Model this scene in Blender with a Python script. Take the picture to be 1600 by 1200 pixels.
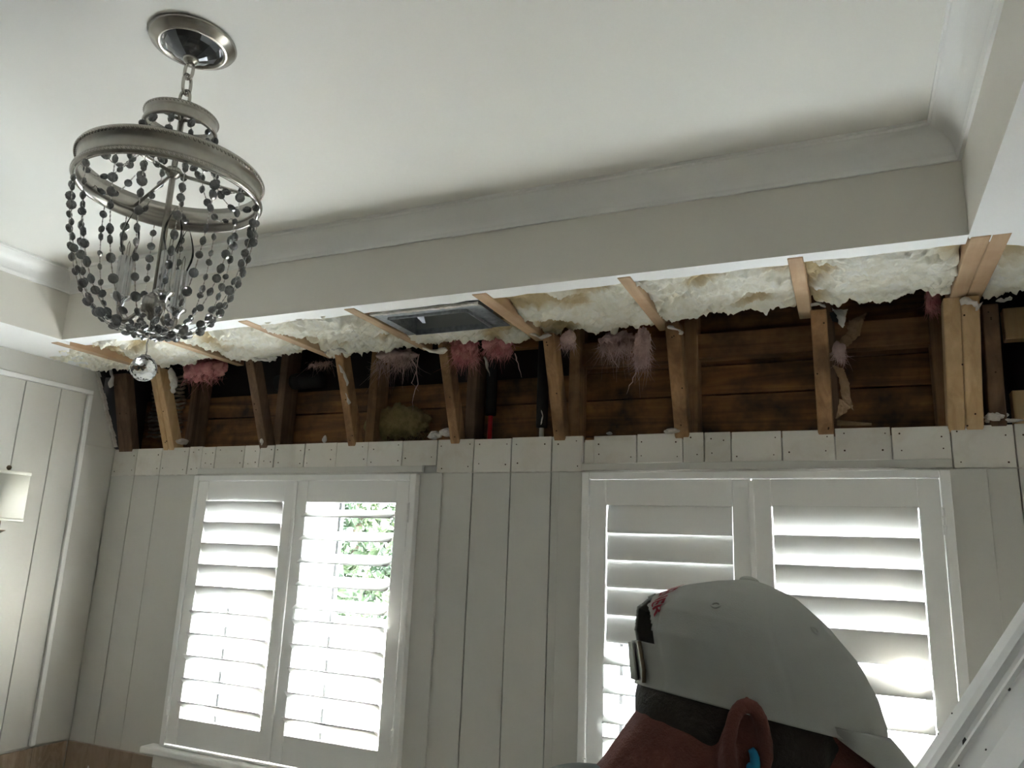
import bpy, bmesh, math, random
from mathutils import Vector, Matrix, noise

random.seed(7)
for o in list(bpy.data.objects):
    bpy.data.objects.remove(o)
scene = bpy.context.scene
COL = scene.collection

# ------------------------------------------------------------------ camera
CZ = 1.76                               # eye height above the floor
F = 1173.78                             # focal length in pixels of the 1600 px frame
yaw, pitch, roll = 0.42205861, 0.22404672, 0.03974415
fwd = Vector((-math.sin(yaw) * math.cos(pitch), math.cos(yaw) * math.cos(pitch), math.sin(pitch)))
r0 = Vector((math.cos(yaw), math.sin(yaw), 0))
u0 = r0.cross(fwd)
rgt = math.cos(roll) * r0 + math.sin(roll) * u0
upv = -math.sin(roll) * r0 + math.cos(roll) * u0
cam_data = bpy.data.cameras.new('camera')
cam_data.sensor_fit = 'HORIZONTAL'
cam_data.sensor_width = 36.0
cam_data.lens = F * 36.0 / 1600.0
cam_data.clip_start = 0.02
cam = bpy.data.objects.new('camera', cam_data)
COL.objects.link(cam)
m3 = Matrix((rgt, upv, -fwd)).transposed()
cam.matrix_world = Matrix.Translation((0, 0, CZ)) @ m3.to_4x4()
scene.camera = cam

# ------------------------------------------------------------------ world, sun, exposure
world = bpy.data.worlds.new('sky')
scene.world = world
world.use_nodes = True
bg = world.node_tree.nodes['Background']
bg.inputs['Color'].default_value = (0.90, 0.96, 1.0, 1)
bg.inputs['Strength'].default_value = 9.0

sun_data = bpy.data.lights.new('sun', 'SUN')
sun_data.energy = 26.0
sun_data.angle = 0.009
sun_data.color = (1.0, 0.95, 0.86)
sun = bpy.data.objects.new('sun', sun_data)
COL.objects.link(sun)
SUN_DIR = Vector((0.60, -0.55, -0.50))
sun.rotation_euler = SUN_DIR.to_track_quat('-Z', 'Y').to_euler()
sun.location = (-6, 8, 7)

def portal(name, x0, x1, z0, z1, y):
    d = bpy.data.lights.new(name, 'AREA')
    d.shape = 'RECTANGLE'
    d.size = x1 - x0
    d.size_y = z1 - z0
    d.cycles.is_portal = True
    o = bpy.data.objects.new(name, d)
    COL.objects.link(o)
    o.location = ((x0 + x1) / 2, y, (z0 + z1) / 2)
    o.rotation_euler = (math.radians(-90), 0, 0)
    return o

portal('window_portal', -2.40, -1.37, CZ - .76, CZ + .28, 2.50)
portal('window_portal', -0.76, 0.26, CZ - .76, CZ + .28, 2.50)

vs = scene.view_settings
vs.view_transform = 'Standard'
vs.look = 'None'
vs.gamma = 1.0
vs.exposure = 2.95
vs.use_curve_mapping = False
scene.cycles.max_bounces = 14
scene.cycles.diffuse_bounces = 8
scene.cycles.glossy_bounces = 6
scene.cycles.transmission_bounces = 10
scene.cycles.transparent_max_bounces = 24
scene.cycles.caustics_reflective = False
scene.cycles.caustics_refractive = False
scene.cycles.sample_clamp_indirect = 8.0

# ------------------------------------------------------------------ pixel helpers (rays of the calibrated camera)
def ray(px, py):
    return fwd + rgt * ((px - 800) / F) - upv * ((py - 600) / F)
def at_y(px, py, Y):
    d = ray(px, py); p = d * (Y / d.y); return Vector((p.x, p.y, p.z + CZ))
def at_x(px, py, X):
    d = ray(px, py); p = d * (X / d.x); return Vector((p.x, p.y, p.z + CZ))
def at_z(px, py, Z):
    d = ray(px, py); p = d * ((Z - CZ) / d.z); return Vector((p.x, p.y, p.z + CZ))

# ------------------------------------------------------------------ mesh helpers
class MB:
    def __init__(self):
        self.v = []; self.f = []
    def add(self, vs_, fs):
        n = len(self.v)
        self.v += [tuple(p) for p in vs_]
        self.f += [tuple(i + n for i in f) for f in fs]
        return self
    def box(self, x0, x1, y0, y1, z0, z1):
        return self.add([(x0,y0,z0),(x1,y0,z0),(x1,y1,z0),(x0,y1,z0),(x0,y0,z1),(x1,y0,z1),(x1,y1,z1),(x0,y1,z1)],
            [(0,3,2,1),(4,5,6,7),(0,1,5,4),(1,2,6,5),(2,3,7,6),(3,0,4,7)])
    def hexa(self, p):
        # eight corners: bottom loop then top loop
        return self.add(p, [(0,3,2,1),(4,5,6,7),(0,1,5,4),(1,2,6,5),(2,3,7,6),(3,0,4,7)])
    def prism(self, poly, a0, a1, axis):
        # extrude a polygon of (u, v) pairs along an axis
        def mk(a, u, v):
            return {'x': (a, u, v), 'y': (u, a, v), 'z': (u, v, a)}[axis]
        n = len(poly)
        vs_ = [mk(a0, *q) for q in poly] + [mk(a1, *q) for q in poly]
        fs = [(i, (i + 1) % n, n + (i + 1) % n, n + i) for i in range(n)]
        fs += [tuple(range(n - 1, -1, -1)), tuple(range(n, 2 * n))]
        return self.add(vs_, fs)
    def tube(self, pts, rad, n=8, cap=True, flat=1.0):
        pts = [Vector(p) for p in pts]
        rs = rad if isinstance(rad, (list, tuple)) else [rad] * len(pts)
        base = len(self.v); prev = None
        for i, p in enumerate(pts):
            t = (pts[min(i + 1, len(pts) - 1)] - pts[max(i - 1, 0)])
            t = t.normalized() if t.length > 1e-9 else Vector((0, 0, 1))
            if prev is None:
                a = Vector((0, 0, 1)) if abs(t.z) < .9 else Vector((1, 0, 0))
                s = t.cross(a).normalized()
            else:
                s = (prev - t * prev.dot(t))
                s = s.normalized() if s.length > 1e-6 else t.orthogonal().normalized()
            prev = s; b = t.cross(s)
            for k in range(n):
                an = 2 * math.pi * k / n
                self.v.append(tuple(p + s * (rs[i] * math.cos(an)) + b * (rs[i] * flat * math.sin(an))))
        for i in range(len(pts) - 1):
            for k in range(n):
                k2 = (k + 1) % n
                self.f.append((base + i*n + k, base + i*n + k2, base + (i+1)*n + k2, base + (i+1)*n + k))
        if cap:
            self.f.append(tuple(base + k for k in range(n - 1, -1, -1)))
            e = base + (len(pts) - 1) * n
            self.f.append(tuple(e + k for k in range(n)))
        return self
    def lathe(self, prof, c=(0, 0, 0), n=32, closed=False):
        base = len(self.v); m = len(prof)
        for (r, z) in prof:
            for k in range(n):
                a = 2 * math.pi * k / n
                self.v.append((c[0] + r * math.cos(a), c[1] + r * math.sin(a), c[2] + z))
        rng = m if closed else m - 1
        for i in range(rng):
            j = (i + 1) % m
            for k in range(n):
                k2 = (k + 1) % n
                self.f.append((base + i*n + k, base + i*n + k2, base + j*n + k2, base + j*n + k))
        return self
    def ball(self, c, rx, ry=None, rz=None, n=12, m=8, rot=None):
        ry = rx if ry is None else ry; rz = rx if rz is None else rz
        base = len(self.v); c = Vector(c)
        for i in range(m + 1):
            th = math.pi * i / m
            for k in range(n):
                a = 2 * math.pi * k / n
                p = Vector((rx * math.sin(th) * math.cos(a), ry * math.sin(th) * math.sin(a), rz * math.cos(th)))
                if rot is not None: p = rot @ p
                self.v.append(tuple(c + p))
        for i in range(m):
            for k in range(n):
                k2 = (k + 1) % n
                self.f.append((base + i*n + k, base + (i+1)*n + k, base + (i+1)*n + k2, base + i*n + k2))
        return self
    def mesh(self, name):
        me = bpy.data.meshes.new(name)
        me.from_pydata(self.v, [], self.f)
        me.validate()
        bm = bmesh.new(); bm.from_mesh(me)
        bmesh.ops.remove_doubles(bm, verts=bm.verts, dist=1e-6)
        bmesh.ops.recalc_face_normals(bm, faces=bm.faces)
        bm.to_mesh(me); bm.free()
        return me
    def build(self, name, mat, parent=None, smooth=False, bevel=0.0, segs=2):
        return link(name, self.mesh(name), mat, parent, smooth, bevel, segs)

def link(name, me, mat, parent=None, smooth=False, bevel=0.0, segs=2, autos=False):
    o = bpy.data.objects.new(name, me)
    COL.objects.link(o)
    if mat is not None and not me.materials:
        me.materials.append(mat)
    if smooth:
        for p in me.polygons: p.use_smooth = True
    if bevel > 0:
        b = o.modifiers.new('bevel', 'BEVEL'); b.width = bevel; b.segments = segs; b.limit_method = 'ANGLE'
        b.angle_limit = math.radians(35)
    if parent is not None:
        setpar(o, parent)
    return o

def abs_loc(o):
    p = Vector(o.location)
    return p

def setpar(o, parent):
    # meshes keep world coordinates; undo the parent's translation
    o.parent = parent
    t = Vector((0, 0, 0)); q = parent
    while q is not None:
        t += Vector(q.location) ; q = q.parent if q.parent is not None and q.parent.type == 'EMPTY' else None
    o.matrix_parent_inverse = Matrix.Translation(-t) if parent.type == 'EMPTY' else Matrix.Identity(4)

def tag(o, label=None, cat=None, group=None, kind=None):
    if label: o['label'] = label
    if cat: o['category'] = cat
    if group: o['group'] = group
    if kind: o['kind'] = kind
    return o

def empty(name, loc, label=None, cat=None, group=None, kind=None):
    o = bpy.data.objects.new(name, None)
    COL.objects.link(o); o.location = loc
    o.empty_display_size = 0.05
    return tag(o, label, cat, group, kind)

# ------------------------------------------------------------------ materials
def newmat(name):
    m = bpy.data.materials.new(name); m.use_nodes = True
    nt = m.node_tree
    return m, nt, nt.nodes['Principled BSDF'], nt.links

def nd(nt, typ, **kw):
    n = nt.nodes.new(typ)
    for k, v in kw.items(): setattr(n, k, v)
    return n

def coords(nt, scale=(1, 1, 1), kind='Object'):
    tc = nd(nt, 'ShaderNodeTexCoord'); mp = nd(nt, 'ShaderNodeMapping')
    nt.links.new(tc.outputs[kind], mp.inputs['Vector'])
    mp.inputs['Scale'].default_value = scale
    return mp.outputs['Vector']

def noise_tex(nt, vec, scale, detail=4, rough=.55, dist=0.0):
    n = nd(nt, 'ShaderNodeTexNoise')
    n.inputs['Scale'].default_value = scale; n.inputs['Detail'].default_value = detail
    n.inputs['Roughness'].default_value = rough; n.inputs['Distortion'].default_value = dist
    nt.links.new(vec, n.inputs['Vector'])
    return n.outputs['Fac']

def ramp(nt, fac, stops):
    r = nd(nt, 'ShaderNodeValToRGB'); e = r.color_ramp.elements
    while len(e) < len(stops): e.new(0.5)
    for el, (p, c) in zip(e, stops):
        el.position = p; el.color = (c[0], c[1], c[2], 1)
    nt.links.new(fac, r.inputs['Fac'])
    return r.outputs['Color']

def mix(nt, fac, a, b):
    m = nd(nt, 'ShaderNodeMix', data_type='RGBA')
    if isinstance(fac, (int, float)): m.inputs[0].default_value = fac
    else: nt.links.new(fac, m.inputs[0])
    for s, v in ((6, a), (7, b)):
        if isinstance(v, (tuple, list)): m.inputs[s].default_value = (v[0], v[1], v[2], 1)
        else: nt.links.new(v, m.inputs[s])
    return m.outputs[2]

def bump(nt, bsdf, h, strength=.2, dist=.002):
    b = nd(nt, 'ShaderNodeBump'); b.inputs['Strength'].default_value = strength
    b.inputs['Distance'].default_value = dist
    nt.links.new(h, b.inputs['Height']); nt.links.new(b.outputs['Normal'], bsdf.inputs['Normal'])

def paint(name, col, rough=.5, var=.03, bs=.05, bscale=260):
    m, nt, p, L = newmat(name)
    v = coords(nt)
    c = tuple(max(0, x - var) for x in col)
    n = noise_tex(nt, v, 3.5, 5, .6)
    L.new(ramp(nt, n, [(.3, c), (.7, col)]), p.inputs['Base Color'])
    p.inputs['Roughness'].default_value = rough
    bump(nt, p, noise_tex(nt, v, bscale, 3, .6), bs, .001)
    return m

def wood(name, light, dark, axis, scale=1.0, rough=.7, stain=None, stain_amt=.5, bs=.25):
    m, nt, p, L = newmat(name)
    s = {'x': (1.4, 26, 26), 'y': (26, 1.4, 26), 'z': (26, 26, 1.4)}[axis]
    info = nd(nt, 'ShaderNodeObjectInfo')
    v = coords(nt, tuple(q * scale for q in s))
    addv = nd(nt, 'ShaderNodeVectorMath', operation='ADD')
    sc = nd(nt, 'ShaderNodeVectorMath', operation='SCALE')
    comb = nd(nt, 'ShaderNodeCombineXYZ')
    for i in range(3): L.new(info.outputs['Random'], comb.inputs[i])
    L.new(comb.outputs[0], sc.inputs[0]); sc.inputs['Scale'].default_value = 40
    L.new(v, addv.inputs[0]); L.new(sc.outputs[0], addv.inputs[1])
    vv = addv.outputs[0]
    n1 = noise_tex(nt, vv, 1.0, 6, .62, .9)
    col = ramp(nt, n1, [(.30, dark), (.48, tuple((a + b) / 2 for a, b in zip(light, dark))), (.66, light)])
    n2 = noise_tex(nt, coords(nt, (3, 3, 3)), 2.2, 4, .6)
    if stain is not None:
        f = ramp(nt, n2, [(.42, (0, 0, 0)), (.66, (stain_amt,) * 3)])
        col = mix(nt, f, col, stain)
    L.new(col, p.inputs['Base Color'])
    p.inputs['Roughness'].default_value = rough
    bump(nt, p, n1, bs, .002)
    return m

def metal(name, col, rough=.25, var=.06):
    m, nt, p, L = newmat(name)
    n = noise_tex(nt, coords(nt), 60, 4, .6)
    L.new(ramp(nt, n, [(.3, tuple(max(0, c - var) for c in col)), (.7, col)]), p.inputs['Base Color'])
    p.inputs['Metallic'].default_value = 1; p.inputs['Roughness'].default_value = rough
    return m

M = {}
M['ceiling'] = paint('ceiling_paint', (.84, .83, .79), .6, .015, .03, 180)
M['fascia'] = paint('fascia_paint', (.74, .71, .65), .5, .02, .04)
def smudged(name, col):
    m = paint(name, col, .5, .02, .04); nt = m.node_tree; p = nt.nodes['Principled BSDF']
    src = p.inputs['Base Color'].links[0].from_socket
    n = noise_tex(nt, coords(nt, (26, 26, 9)), 1.0, 3, .55); g = noise_tex(nt, coords(nt, (1.3, 1.3, 1.3)), 1.0, 1, .4)
    mm = nd(nt, 'ShaderNodeMath', operation='MULTIPLY'); nt.links.new(n, mm.inputs[0]); nt.links.new(g, mm.inputs[1])
    nt.links.new(mix(nt, ramp(nt, mm.outputs[0], [(.40, (0, 0, 0)), (.50, (.45,) * 3)]), src, (.25, .24, .22)), p.inputs['Base Color'])
    return m
M['fascia_back'] = smudged('scuffed_fascia_paint', (.74, .71, .65))
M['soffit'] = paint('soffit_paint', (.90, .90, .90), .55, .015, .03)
M['wallpaint'] = paint('wall_paint', (.60, .585, .545), .45, .02, .05)
M['taupe'] = paint('taupe_paint', (.30, .28, .25), .5, .02, .05)
M['trim'] = paint('trim_paint', (.84, .835, .82), .35, .015, .03)
M['shutter'] = paint('shutter_paint', (.83, .825, .81), .32, .01, .02)
M['floor'] = paint('stone_floor', (.38, .34, .29), .4, .08)

def dirty(name):
    m, nt, p, L = newmat(name)
    v = coords(nt)
    info = nd(nt, 'ShaderNodeObjectInfo')
    n1 = noise_tex(nt, v, 9, 6, .68, .4)
    n2 = noise_tex(nt, coords(nt, (40, 40, 9)), 1.0, 4, .7)
    base = mix(nt, info.outputs['Random'], (.62, .59, .54), (.76, .73, .68))
    f1 = ramp(nt, n1, [(.50, (0, 0, 0)), (.74, (.38,) * 3)])
    c1 = mix(nt, f1, base, (.46, .38, .28))
    f2 = ramp(nt, n2, [(.66, (0, 0, 0)), (.80, (.35,) * 3)])
    L.new(mix(nt, f2, c1, (.30, .24, .19)), p.inputs['Base Color'])
    p.inputs['Roughness'].default_value = .65
    bump(nt, p, n1, .3, .002)
    return m
M['dirty'] = dirty('stained_plank_paint')
M['nail'] = metal('rusty_nail', (.10, .07, .05), .6, .03)
M['stud'] = wood('stud_pine', (.46, .27, .13), (.24, .12, .055), 'z', 1, .75, (.09, .045, .02), .75)
M['stud_new'] = wood('new_pine', (.66, .46, .26), (.47, .30, .15), 'z', 1, .7, (.36, .22, .10), .35)
M['stud_dark'] = wood('old_dark_stud', (.22, .13, .075), (.09, .05, .03), 'z', 1, .8, (.04, .02, .015), .6)
M['joist'] = wood('joist_pine', (.56, .40, .255), (.40, .26, .15), 'y', 1, .7, (.30, .15, .07), .4)
M['sheath'] = wood('sheathing_plank', (.36, .17, .055), (.085, .034, .013), 'x', .8, .75, (.018, .011, .007), .86, .4)
M['plate'] = wood('top_plate_pine', (.42, .22, .09), (.20, .09, .035), 'x', .9, .75, (.06, .03, .015), .7)
M['void'] = paint('void_dark', (.025, .022, .02), .9, .01)  # near-black colour paints the darkness of the open cavity

def foam_mat():
    m, nt, p, L = newmat('spray_foam')
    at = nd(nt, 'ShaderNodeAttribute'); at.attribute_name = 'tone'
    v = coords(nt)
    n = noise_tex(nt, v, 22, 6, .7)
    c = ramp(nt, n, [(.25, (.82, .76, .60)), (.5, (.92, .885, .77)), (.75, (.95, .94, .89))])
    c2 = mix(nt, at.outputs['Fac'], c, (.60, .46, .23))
    L.new(c2, p.inputs['Base Color'])
    p.inputs['Roughness'].default_value = .6
    p.inputs['Subsurface Weight'].default_value = 0.0
    bump(nt, p, noise_tex(nt, v, 110, 6, .75, .8), .9, .006)
    return m
M['foam'] = foam_mat()
def fiber(name, a, b):
    m, nt, p, L = newmat(name)
    n = noise_tex(nt, coords(nt), 30, 5, .65)
    L.new(ramp(nt, n, [(.3, a), (.7, b)]), p.inputs['Base Color'])
    p.inputs['Roughness'].default_value = .9
    bump(nt, p, noise_tex(nt, coords(nt), 220, 4, .7), .6, .004)
    return m
M['pink'] = fiber('pink_fiberglass', (.58, .19, .21), (.85, .46, .46))
M['pale_pink'] = fiber('pale_fiberglass', (.52, .34, .33), (.80, .62, .60))
M['batt'] = fiber('old_yellow_batt', (.16, .12, .045), (.33, .26, .11))
M['plaster'] = fiber('plaster_crumb', (.50, .46, .43), (.74, .70, .66))
M['drywall_edge'] = fiber('torn_drywall', (.48, .44, .40), (.76, .73, .69))
M['kraft'] = fiber('kraft_paper', (.24, .15, .08), (.42, .28, .17))
M['white_paper'] = fiber('white_paper', (.70, .69, .66), (.86, .85, .82))
M['lath'] = fiber('wire_lath_plaster', (.12, .10, .075), (.36, .30, .23))
M['galv'] = metal('galvanised_steel', (.50, .52, .55), .48, .20)
M['duct_in'] = paint('duct_lining', (.42, .43, .42), .6, .05)
M['red_pipe'] = paint('red_plastic', (.50, .02, .03), .35, .03)
M['white_pipe'] = paint('white_plastic', (.75, .75, .73), .4, .03)
M['black_foam'] = paint('black_rubber_foam', (.02, .02, .02), .9, .008)
M['nickel'] = metal('brushed_nickel', (.50, .475, .435), .27, .07)
M['chrome'] = metal('polished_chrome', (.72, .72, .72), .10, .04)
M['mirror'] = metal('smoked_mirror', (.22, .23, .25), .04, .02)
M['chain'] = metal('bright_chain', (.62, .61, .59), .22, .08)
def crystal(name, tint, rough=.03, trans=.75, ior=1.5):
    m, nt, p, L = newmat(name)
    n = noise_tex(nt, coords(nt), 40, 2)
    L.new(ramp(nt, n, [(.3, tuple(c * .85 for c in tint)), (.7, tint)]), p.inputs['Base Color'])
    p.inputs['Roughness'].default_value = rough
    p.inputs['Transmission Weight'].default_value = trans
    p.inputs['IOR'].default_value = ior
    return m
M['bead'] = crystal('smoky_crystal', (.30, .305, .31), .03, .62, 1.6)
M['ball'] = crystal('clear_crystal', (.86, .88, .90), .01, .97, 1.52)
def glass(name, refl=.10, tint=(1, 1, 1)):
    m = bpy.data.materials.new(name); m.use_nodes = True
    nt = m.node_tree; nt.nodes.clear()
    out = nd(nt, 'ShaderNodeOutputMaterial'); t = nd(nt, 'ShaderNodeBsdfTransparent'); g = nd(nt, 'ShaderNodeBsdfGlossy')
    t.inputs['Color'].default_value = (*tint, 1); g.inputs['Roughness'].default_value = .02
    mx = nd(nt, 'ShaderNodeMixShader')
    n = noise_tex(nt, coords(nt), 2, 2)
    lw = nd(nt, 'ShaderNodeLayerWeight'); lw.inputs['Blend'].default_value = refl
    nt.links.new(lw.outputs['Fresnel'], mx.inputs[0]); nt.links.new(t.outputs[0], mx.inputs[1]); nt.links.new(g.outputs[0], mx.inputs[2])
    nt.links.new(mx.outputs[0], out.inputs['Surface'])
    return m
M['pane'] = glass('window_glass', .06, (.95, .97, .97))
M['bulb'] = glass('bulb_glass', .22, (.92, .92, .90))
M['shade'] = paint('linen_shade', (.78, .76, .68), .8, .03, .25, 700)
M['bronze'] = metal('aged_bronze', (.22, .17, .12), .35, .06)
def tile_mat():
    m, nt, p, L = newmat('travertine_tile')
    info = nd(nt, 'ShaderNodeObjectInfo')
    n = noise_tex(nt, coords(nt, (16, 16, 5)), 1.2, 7, .68, 1.4)
    c = ramp(nt, n, [(.28, (.16, .11, .075)), (.5, (.34, .25, .18)), (.72, (.50, .40, .31))])
    L.new(mix(nt, info.outputs['Random'], c, (.33, .25, .19)), p.inputs['Base Color'])
    c2 = nt.nodes[-1]
    c2.inputs[0].default_value = .3
    p.inputs['Roughness'].default_value = .3
    return m
M['tile'] = tile_mat()
M['grout'] = paint('grout', (.46, .42, .37), .8)
M['skin'] = fiber('skin', (.13, .040, .031), (.18, .062, .047))  # tanned skin, darkened further so the colour carries the shade on the neck
M['hair'] = fiber('dark_hair', (.018, .013, .010), (.05, .037, .030))
M['cap'] = paint('cap_cotton', (.47, .475, .45), .85, .05, .35, 900)
M['cap_in'] = paint('cap_lining', (.30, .29, .27), .9, .03)
M['red_thread'] = paint('red_thread', (.30, .03, .05), .7, .04)
M['shirt'] = paint('grey_shirt', (.30, .32, .32), .9, .05, .3, 600)
M['jeans'] = paint('work_trousers', (.10, .11, .14), .9, .03, .3, 600)
M['boot'] = paint('work_boot', (.12, .07, .04), .6, .03)
M['blue'] = paint('blue_foam_plug', (.03, .30, .58), .6, .03)
M['stone'] = paint('stone_counter', (.42, .36, .30), .25, .06)
M['dark'] = paint('dark_hole', (.05, .05, .05), .8, .01)
M['stucco'] = paint('pinkish_stucco', (.58, .52, .52), .9, .08, .6, 40)
M['siding'] = paint('pale_siding', (.50, .55, .60), .7, .04)
M['roofing'] = paint('grey_roofing', (.24, .27, .30), .8, .06)
M['weather'] = paint('weatherstrip', (.014, .014, .014), .7, .004)
def leafmat(name, a, b):
    m, nt, p, L = newmat(name)
    n = noise_tex(nt, coords(nt), 2.2, 4, .7)
    L.new(ramp(nt, n, [(.3, a), (.5, tuple((x + y) / 2 for x, y in zip(a, b))), (.7, b)]), p.inputs['Base Color'])
    p.inputs['Roughness'].default_value = .5
    return m
M['leaf'] = leafmat('hedge_leaf', (.010, .026, .018), (.055, .075, .030))
M['bark'] = wood('bark', (.15, .11, .08), (.06, .045, .03), 'z', 1, .9)

# ------------------------------------------------------------------ room dimensions
XL, XR, YW, YF = -2.94, 0.61, 2.30, -3.40
ZS = CZ + .706          # soffit
ZC = CZ + .955          # tray ceiling
ZB = CZ + .88           # bottom of the crown moulding
TX0, TX1, TY0, TY1 = -2.60, 0.27, -3.05, 1.75
ZP = CZ + .387          # top of the plank wall
ZG = CZ + .270          # paint line under the removed moulding
ZL = CZ + .297          # bottom of stained planks above the windows

fl = MB().box(XL - .15, XR + .15, YF - .15, YW + .16, -.12, 0).build('floor', M['floor'])
tag(fl, kind='structure', label='stone floor of the room')

# ceiling: tray panel with fascia and soffit boards as parts
ce = MB().box(TX0 - .02, TX1 + .02, TY0 - .02, TY1 + .02, ZC, ZC + .015).build('ceiling', M['ceiling'])
tag(ce, kind='structure', label='smooth off-white tray ceiling')
t = .0125
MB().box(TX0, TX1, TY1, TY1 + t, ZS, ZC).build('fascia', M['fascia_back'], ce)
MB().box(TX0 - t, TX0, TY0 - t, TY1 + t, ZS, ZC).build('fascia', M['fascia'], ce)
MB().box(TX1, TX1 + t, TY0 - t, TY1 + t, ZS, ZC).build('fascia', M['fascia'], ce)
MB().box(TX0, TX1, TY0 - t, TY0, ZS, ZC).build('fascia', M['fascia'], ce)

def ragged(a, b, n, amp, seed, axis):
    random.seed(seed); out = []
    a = Vector(a); b = Vector(b)
    for i in range(n + 1):
        q = a.lerp(b, i / n)
        if 0 < i < n:
            q[axis] += random.uniform(-amp, amp)
        out.append((q.x, q.y))
    return out
# what is left of the back soffit: a strip along the tray, torn on its far side
edge = ragged((TX1, 1.803, 0), (TX0 + .02, 1.832, 0), 60, .006, 3, 1)
MB().prism([(TX0, TY1 + .0005), (TX1, TY1 + .0005)] + edge, ZS - .0005, ZS + t, 'z').build('soffit_board', M['soffit'], ce)
# left soffit board, cut on the mitre towards the room corner
cut = ragged((TX0, TY1 + .01, 0), (XL, 2.150, 0), 24, .005, 5, 0)
MB().prism([(XL, YF), (TX0 - .0006, YF)] + [(min(a_, TX0 - .0006), b_) for a_, b_ in cut], ZS - .0005, ZS + t, 'z').build('soffit_board', M['soffit'], ce)
edge = ragged((XR, 2.02, 0), (TX1 + .002, 1.772, 0), 26, .004, 9, 1)
MB().prism([(TX1 + .0006, YF), (XR, YF)] + edge + [(TX1 + .0006, 1.76)], ZS - .0005, ZS + t, 'z').build('soffit_board', M['soffit'], ce)
MB().box(TX0, TX1, YF, TY0 - .0006, ZS - .0005, ZS + t).build('soffit_board', M['soffit'], ce)

# crown mouldings, mitred
def crown_profile():
    pts = [(0, ZB), (.007, ZB), (.009, ZB + .006)]
    for i in range(13):
        a = math.pi / 2 * i / 12
        pts.append((.011 + .049 * (1 - math.cos(a)), ZB + .010 + .053 * math.sin(a)))
    pts += [(.062, ZC - .009), (.066, ZC - .008), (.066, ZC), (0, ZC)]
    return pts
def crown(name, side, label):
    pr = crown_profile(); n = len(pr); vs_ = []
    for e in (0, 1):
        for d, z in pr:
            if side == 'back':  p = ((TX0 + d, TX1 - d)[e], TY1 - d, z)
            if side == 'front': p = ((TX0 + d, TX1 - d)[e], TY0 + d, z)
            if side == 'left':  p = (TX0 + d, (TY0 + d, TY1 - d)[e], z)
            if side == 'right': p = (TX1 - d, (TY0 + d, TY1 - d)[e], z)
            vs_.append(p)
    fs = [(i, (i + 1) % n, n + (i + 1) % n, n + i) for i in range(n)]
    mb = MB().add(vs_, fs)
    o = mb.build(name, M['trim'])
    for p in o.data.polygons: p.use_smooth = False
    tag(o, label, kind='structure')
crown('trim_1', 'back', 'white cove crown moulding along the back of the tray ceiling')
crown('trim_2', 'left', 'white cove crown moulding along the left of the tray ceiling')
crown('trim_3', 'right', 'white cove crown moulding along the right of the tray ceiling')
crown('trim_4', 'front', 'white cove crown moulding on the near side of the tray ceiling')

# dark box added over the ceiling so no light leaks into the cavity
rb = MB()
rb.box(XL - .2, XR + .2, YF - .2, 2.75, ZC + .35, ZC + .37)
rb.box(XL - .2, XR + .2, 2.62, 2.64, CZ + .2, ZC + .36)
rb.box(XL - .2, XL - .16, YF - .2, 2.64, ZS - .3, ZC + .36)
rb.box(XR + .16, XR + .2, YF - .2, 2.64, ZS - .3, ZC + .36)
rb.box(XL - .2, XR + .2, YF - .2, YF - .16, ZS - .1, ZC + .36)
rb.box(XL - .2, XR + .2, 2.44, 2.64, ZP - .075, ZP - .05)
rb.box(XR + .001, XR + .17, 2.30, 2.64, ZP - .08, ZS + .02)
rb.box(XL - .2, XL - .001, 2.325, 2.64, ZP - .08, ZS + .02)
tag(rb.build('ceiling_light_block', M['void']), 'dark box added above the ceiling to block stray light', kind='structure')

# ------------------------------------------------------------------ left wall with panelled boards
slope = [(2.30, CZ + .392), (2.153, ZS)]
wl = MB().prism([(YF, 0), (2.32, 0), (2.32, CZ + .385), (2.30, CZ + .392), (2.155, ZS), (YF, ZS)], XL - .14, XL, 'x').build('wall_left', M['wallpaint'])
tag(wl, 'painted left wall with grooved vertical boards', kind='structure')
# boards: grooves between them, a frame moulding around the panel
zt = CZ + .597
y = 2.128
seams = [2.128]
for px, py in ((93.7, 612.5), (38.7, 598.7)):
    seams.append(at_x(px, py, XL).y)
w = seams[1] - seams[2]
q = seams[2]
while q > YF + .1:
    q -= w; seams.append(max(q, YF))
for a, b in zip(seams[:-1], seams[1:]):
    MB().box(XL, XL + .008, b + .0016, a - .0016, CZ - .79, zt).build('plank', M['wallpaint'], wl, bevel=.0015, segs=1)
MB().box(XL, XL + .018, YF, 2.150, zt + .001, zt + .020).build('panel_rail', M['trim'], wl, bevel=.004)
MB().box(XL, XL + .018, 2.130, 2.150, CZ - .79, zt).build('panel_stile', M['trim'], wl, bevel=.004)
MB().box(XL, XL + .008, 2.151, 2.297, CZ - .79, CZ + .388).build('corner_board', M['wallpaint'], wl, bevel=.001, segs=1)
MB().box(XL, XL + .008, YF, 2.09, zt + .021, ZS - .001).build('frieze_board', M['wallpaint'], wl, bevel=.001, segs=1)
# torn plasterboard edge where the sloped ceiling was cut away
random.seed(11)
mb = MB()
for i in range(14):
    f0, f1 = i / 14, (i + 1) / 14
    ya, za = 2.300 - .146 * f0, CZ + .394 + .308 * f0
    yb, zb = 2.300 - .146 * f1, CZ + .394 + .308 * f1
    d = random.uniform(.006, .018)
    mb.hexa([(XL, ya - .004, za), (XL + d, ya - .004, za), (XL + d, ya + .010, za + .004), (XL, ya + .010, za + .004),
             (XL, yb - .004, zb), (XL + d * .8, yb - .004, zb), (XL + d * .8, yb + .010, zb + .004), (XL, yb + .010, zb + .004)])
mb.build('torn_edge', M['drywall_edge'], wl)

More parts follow.
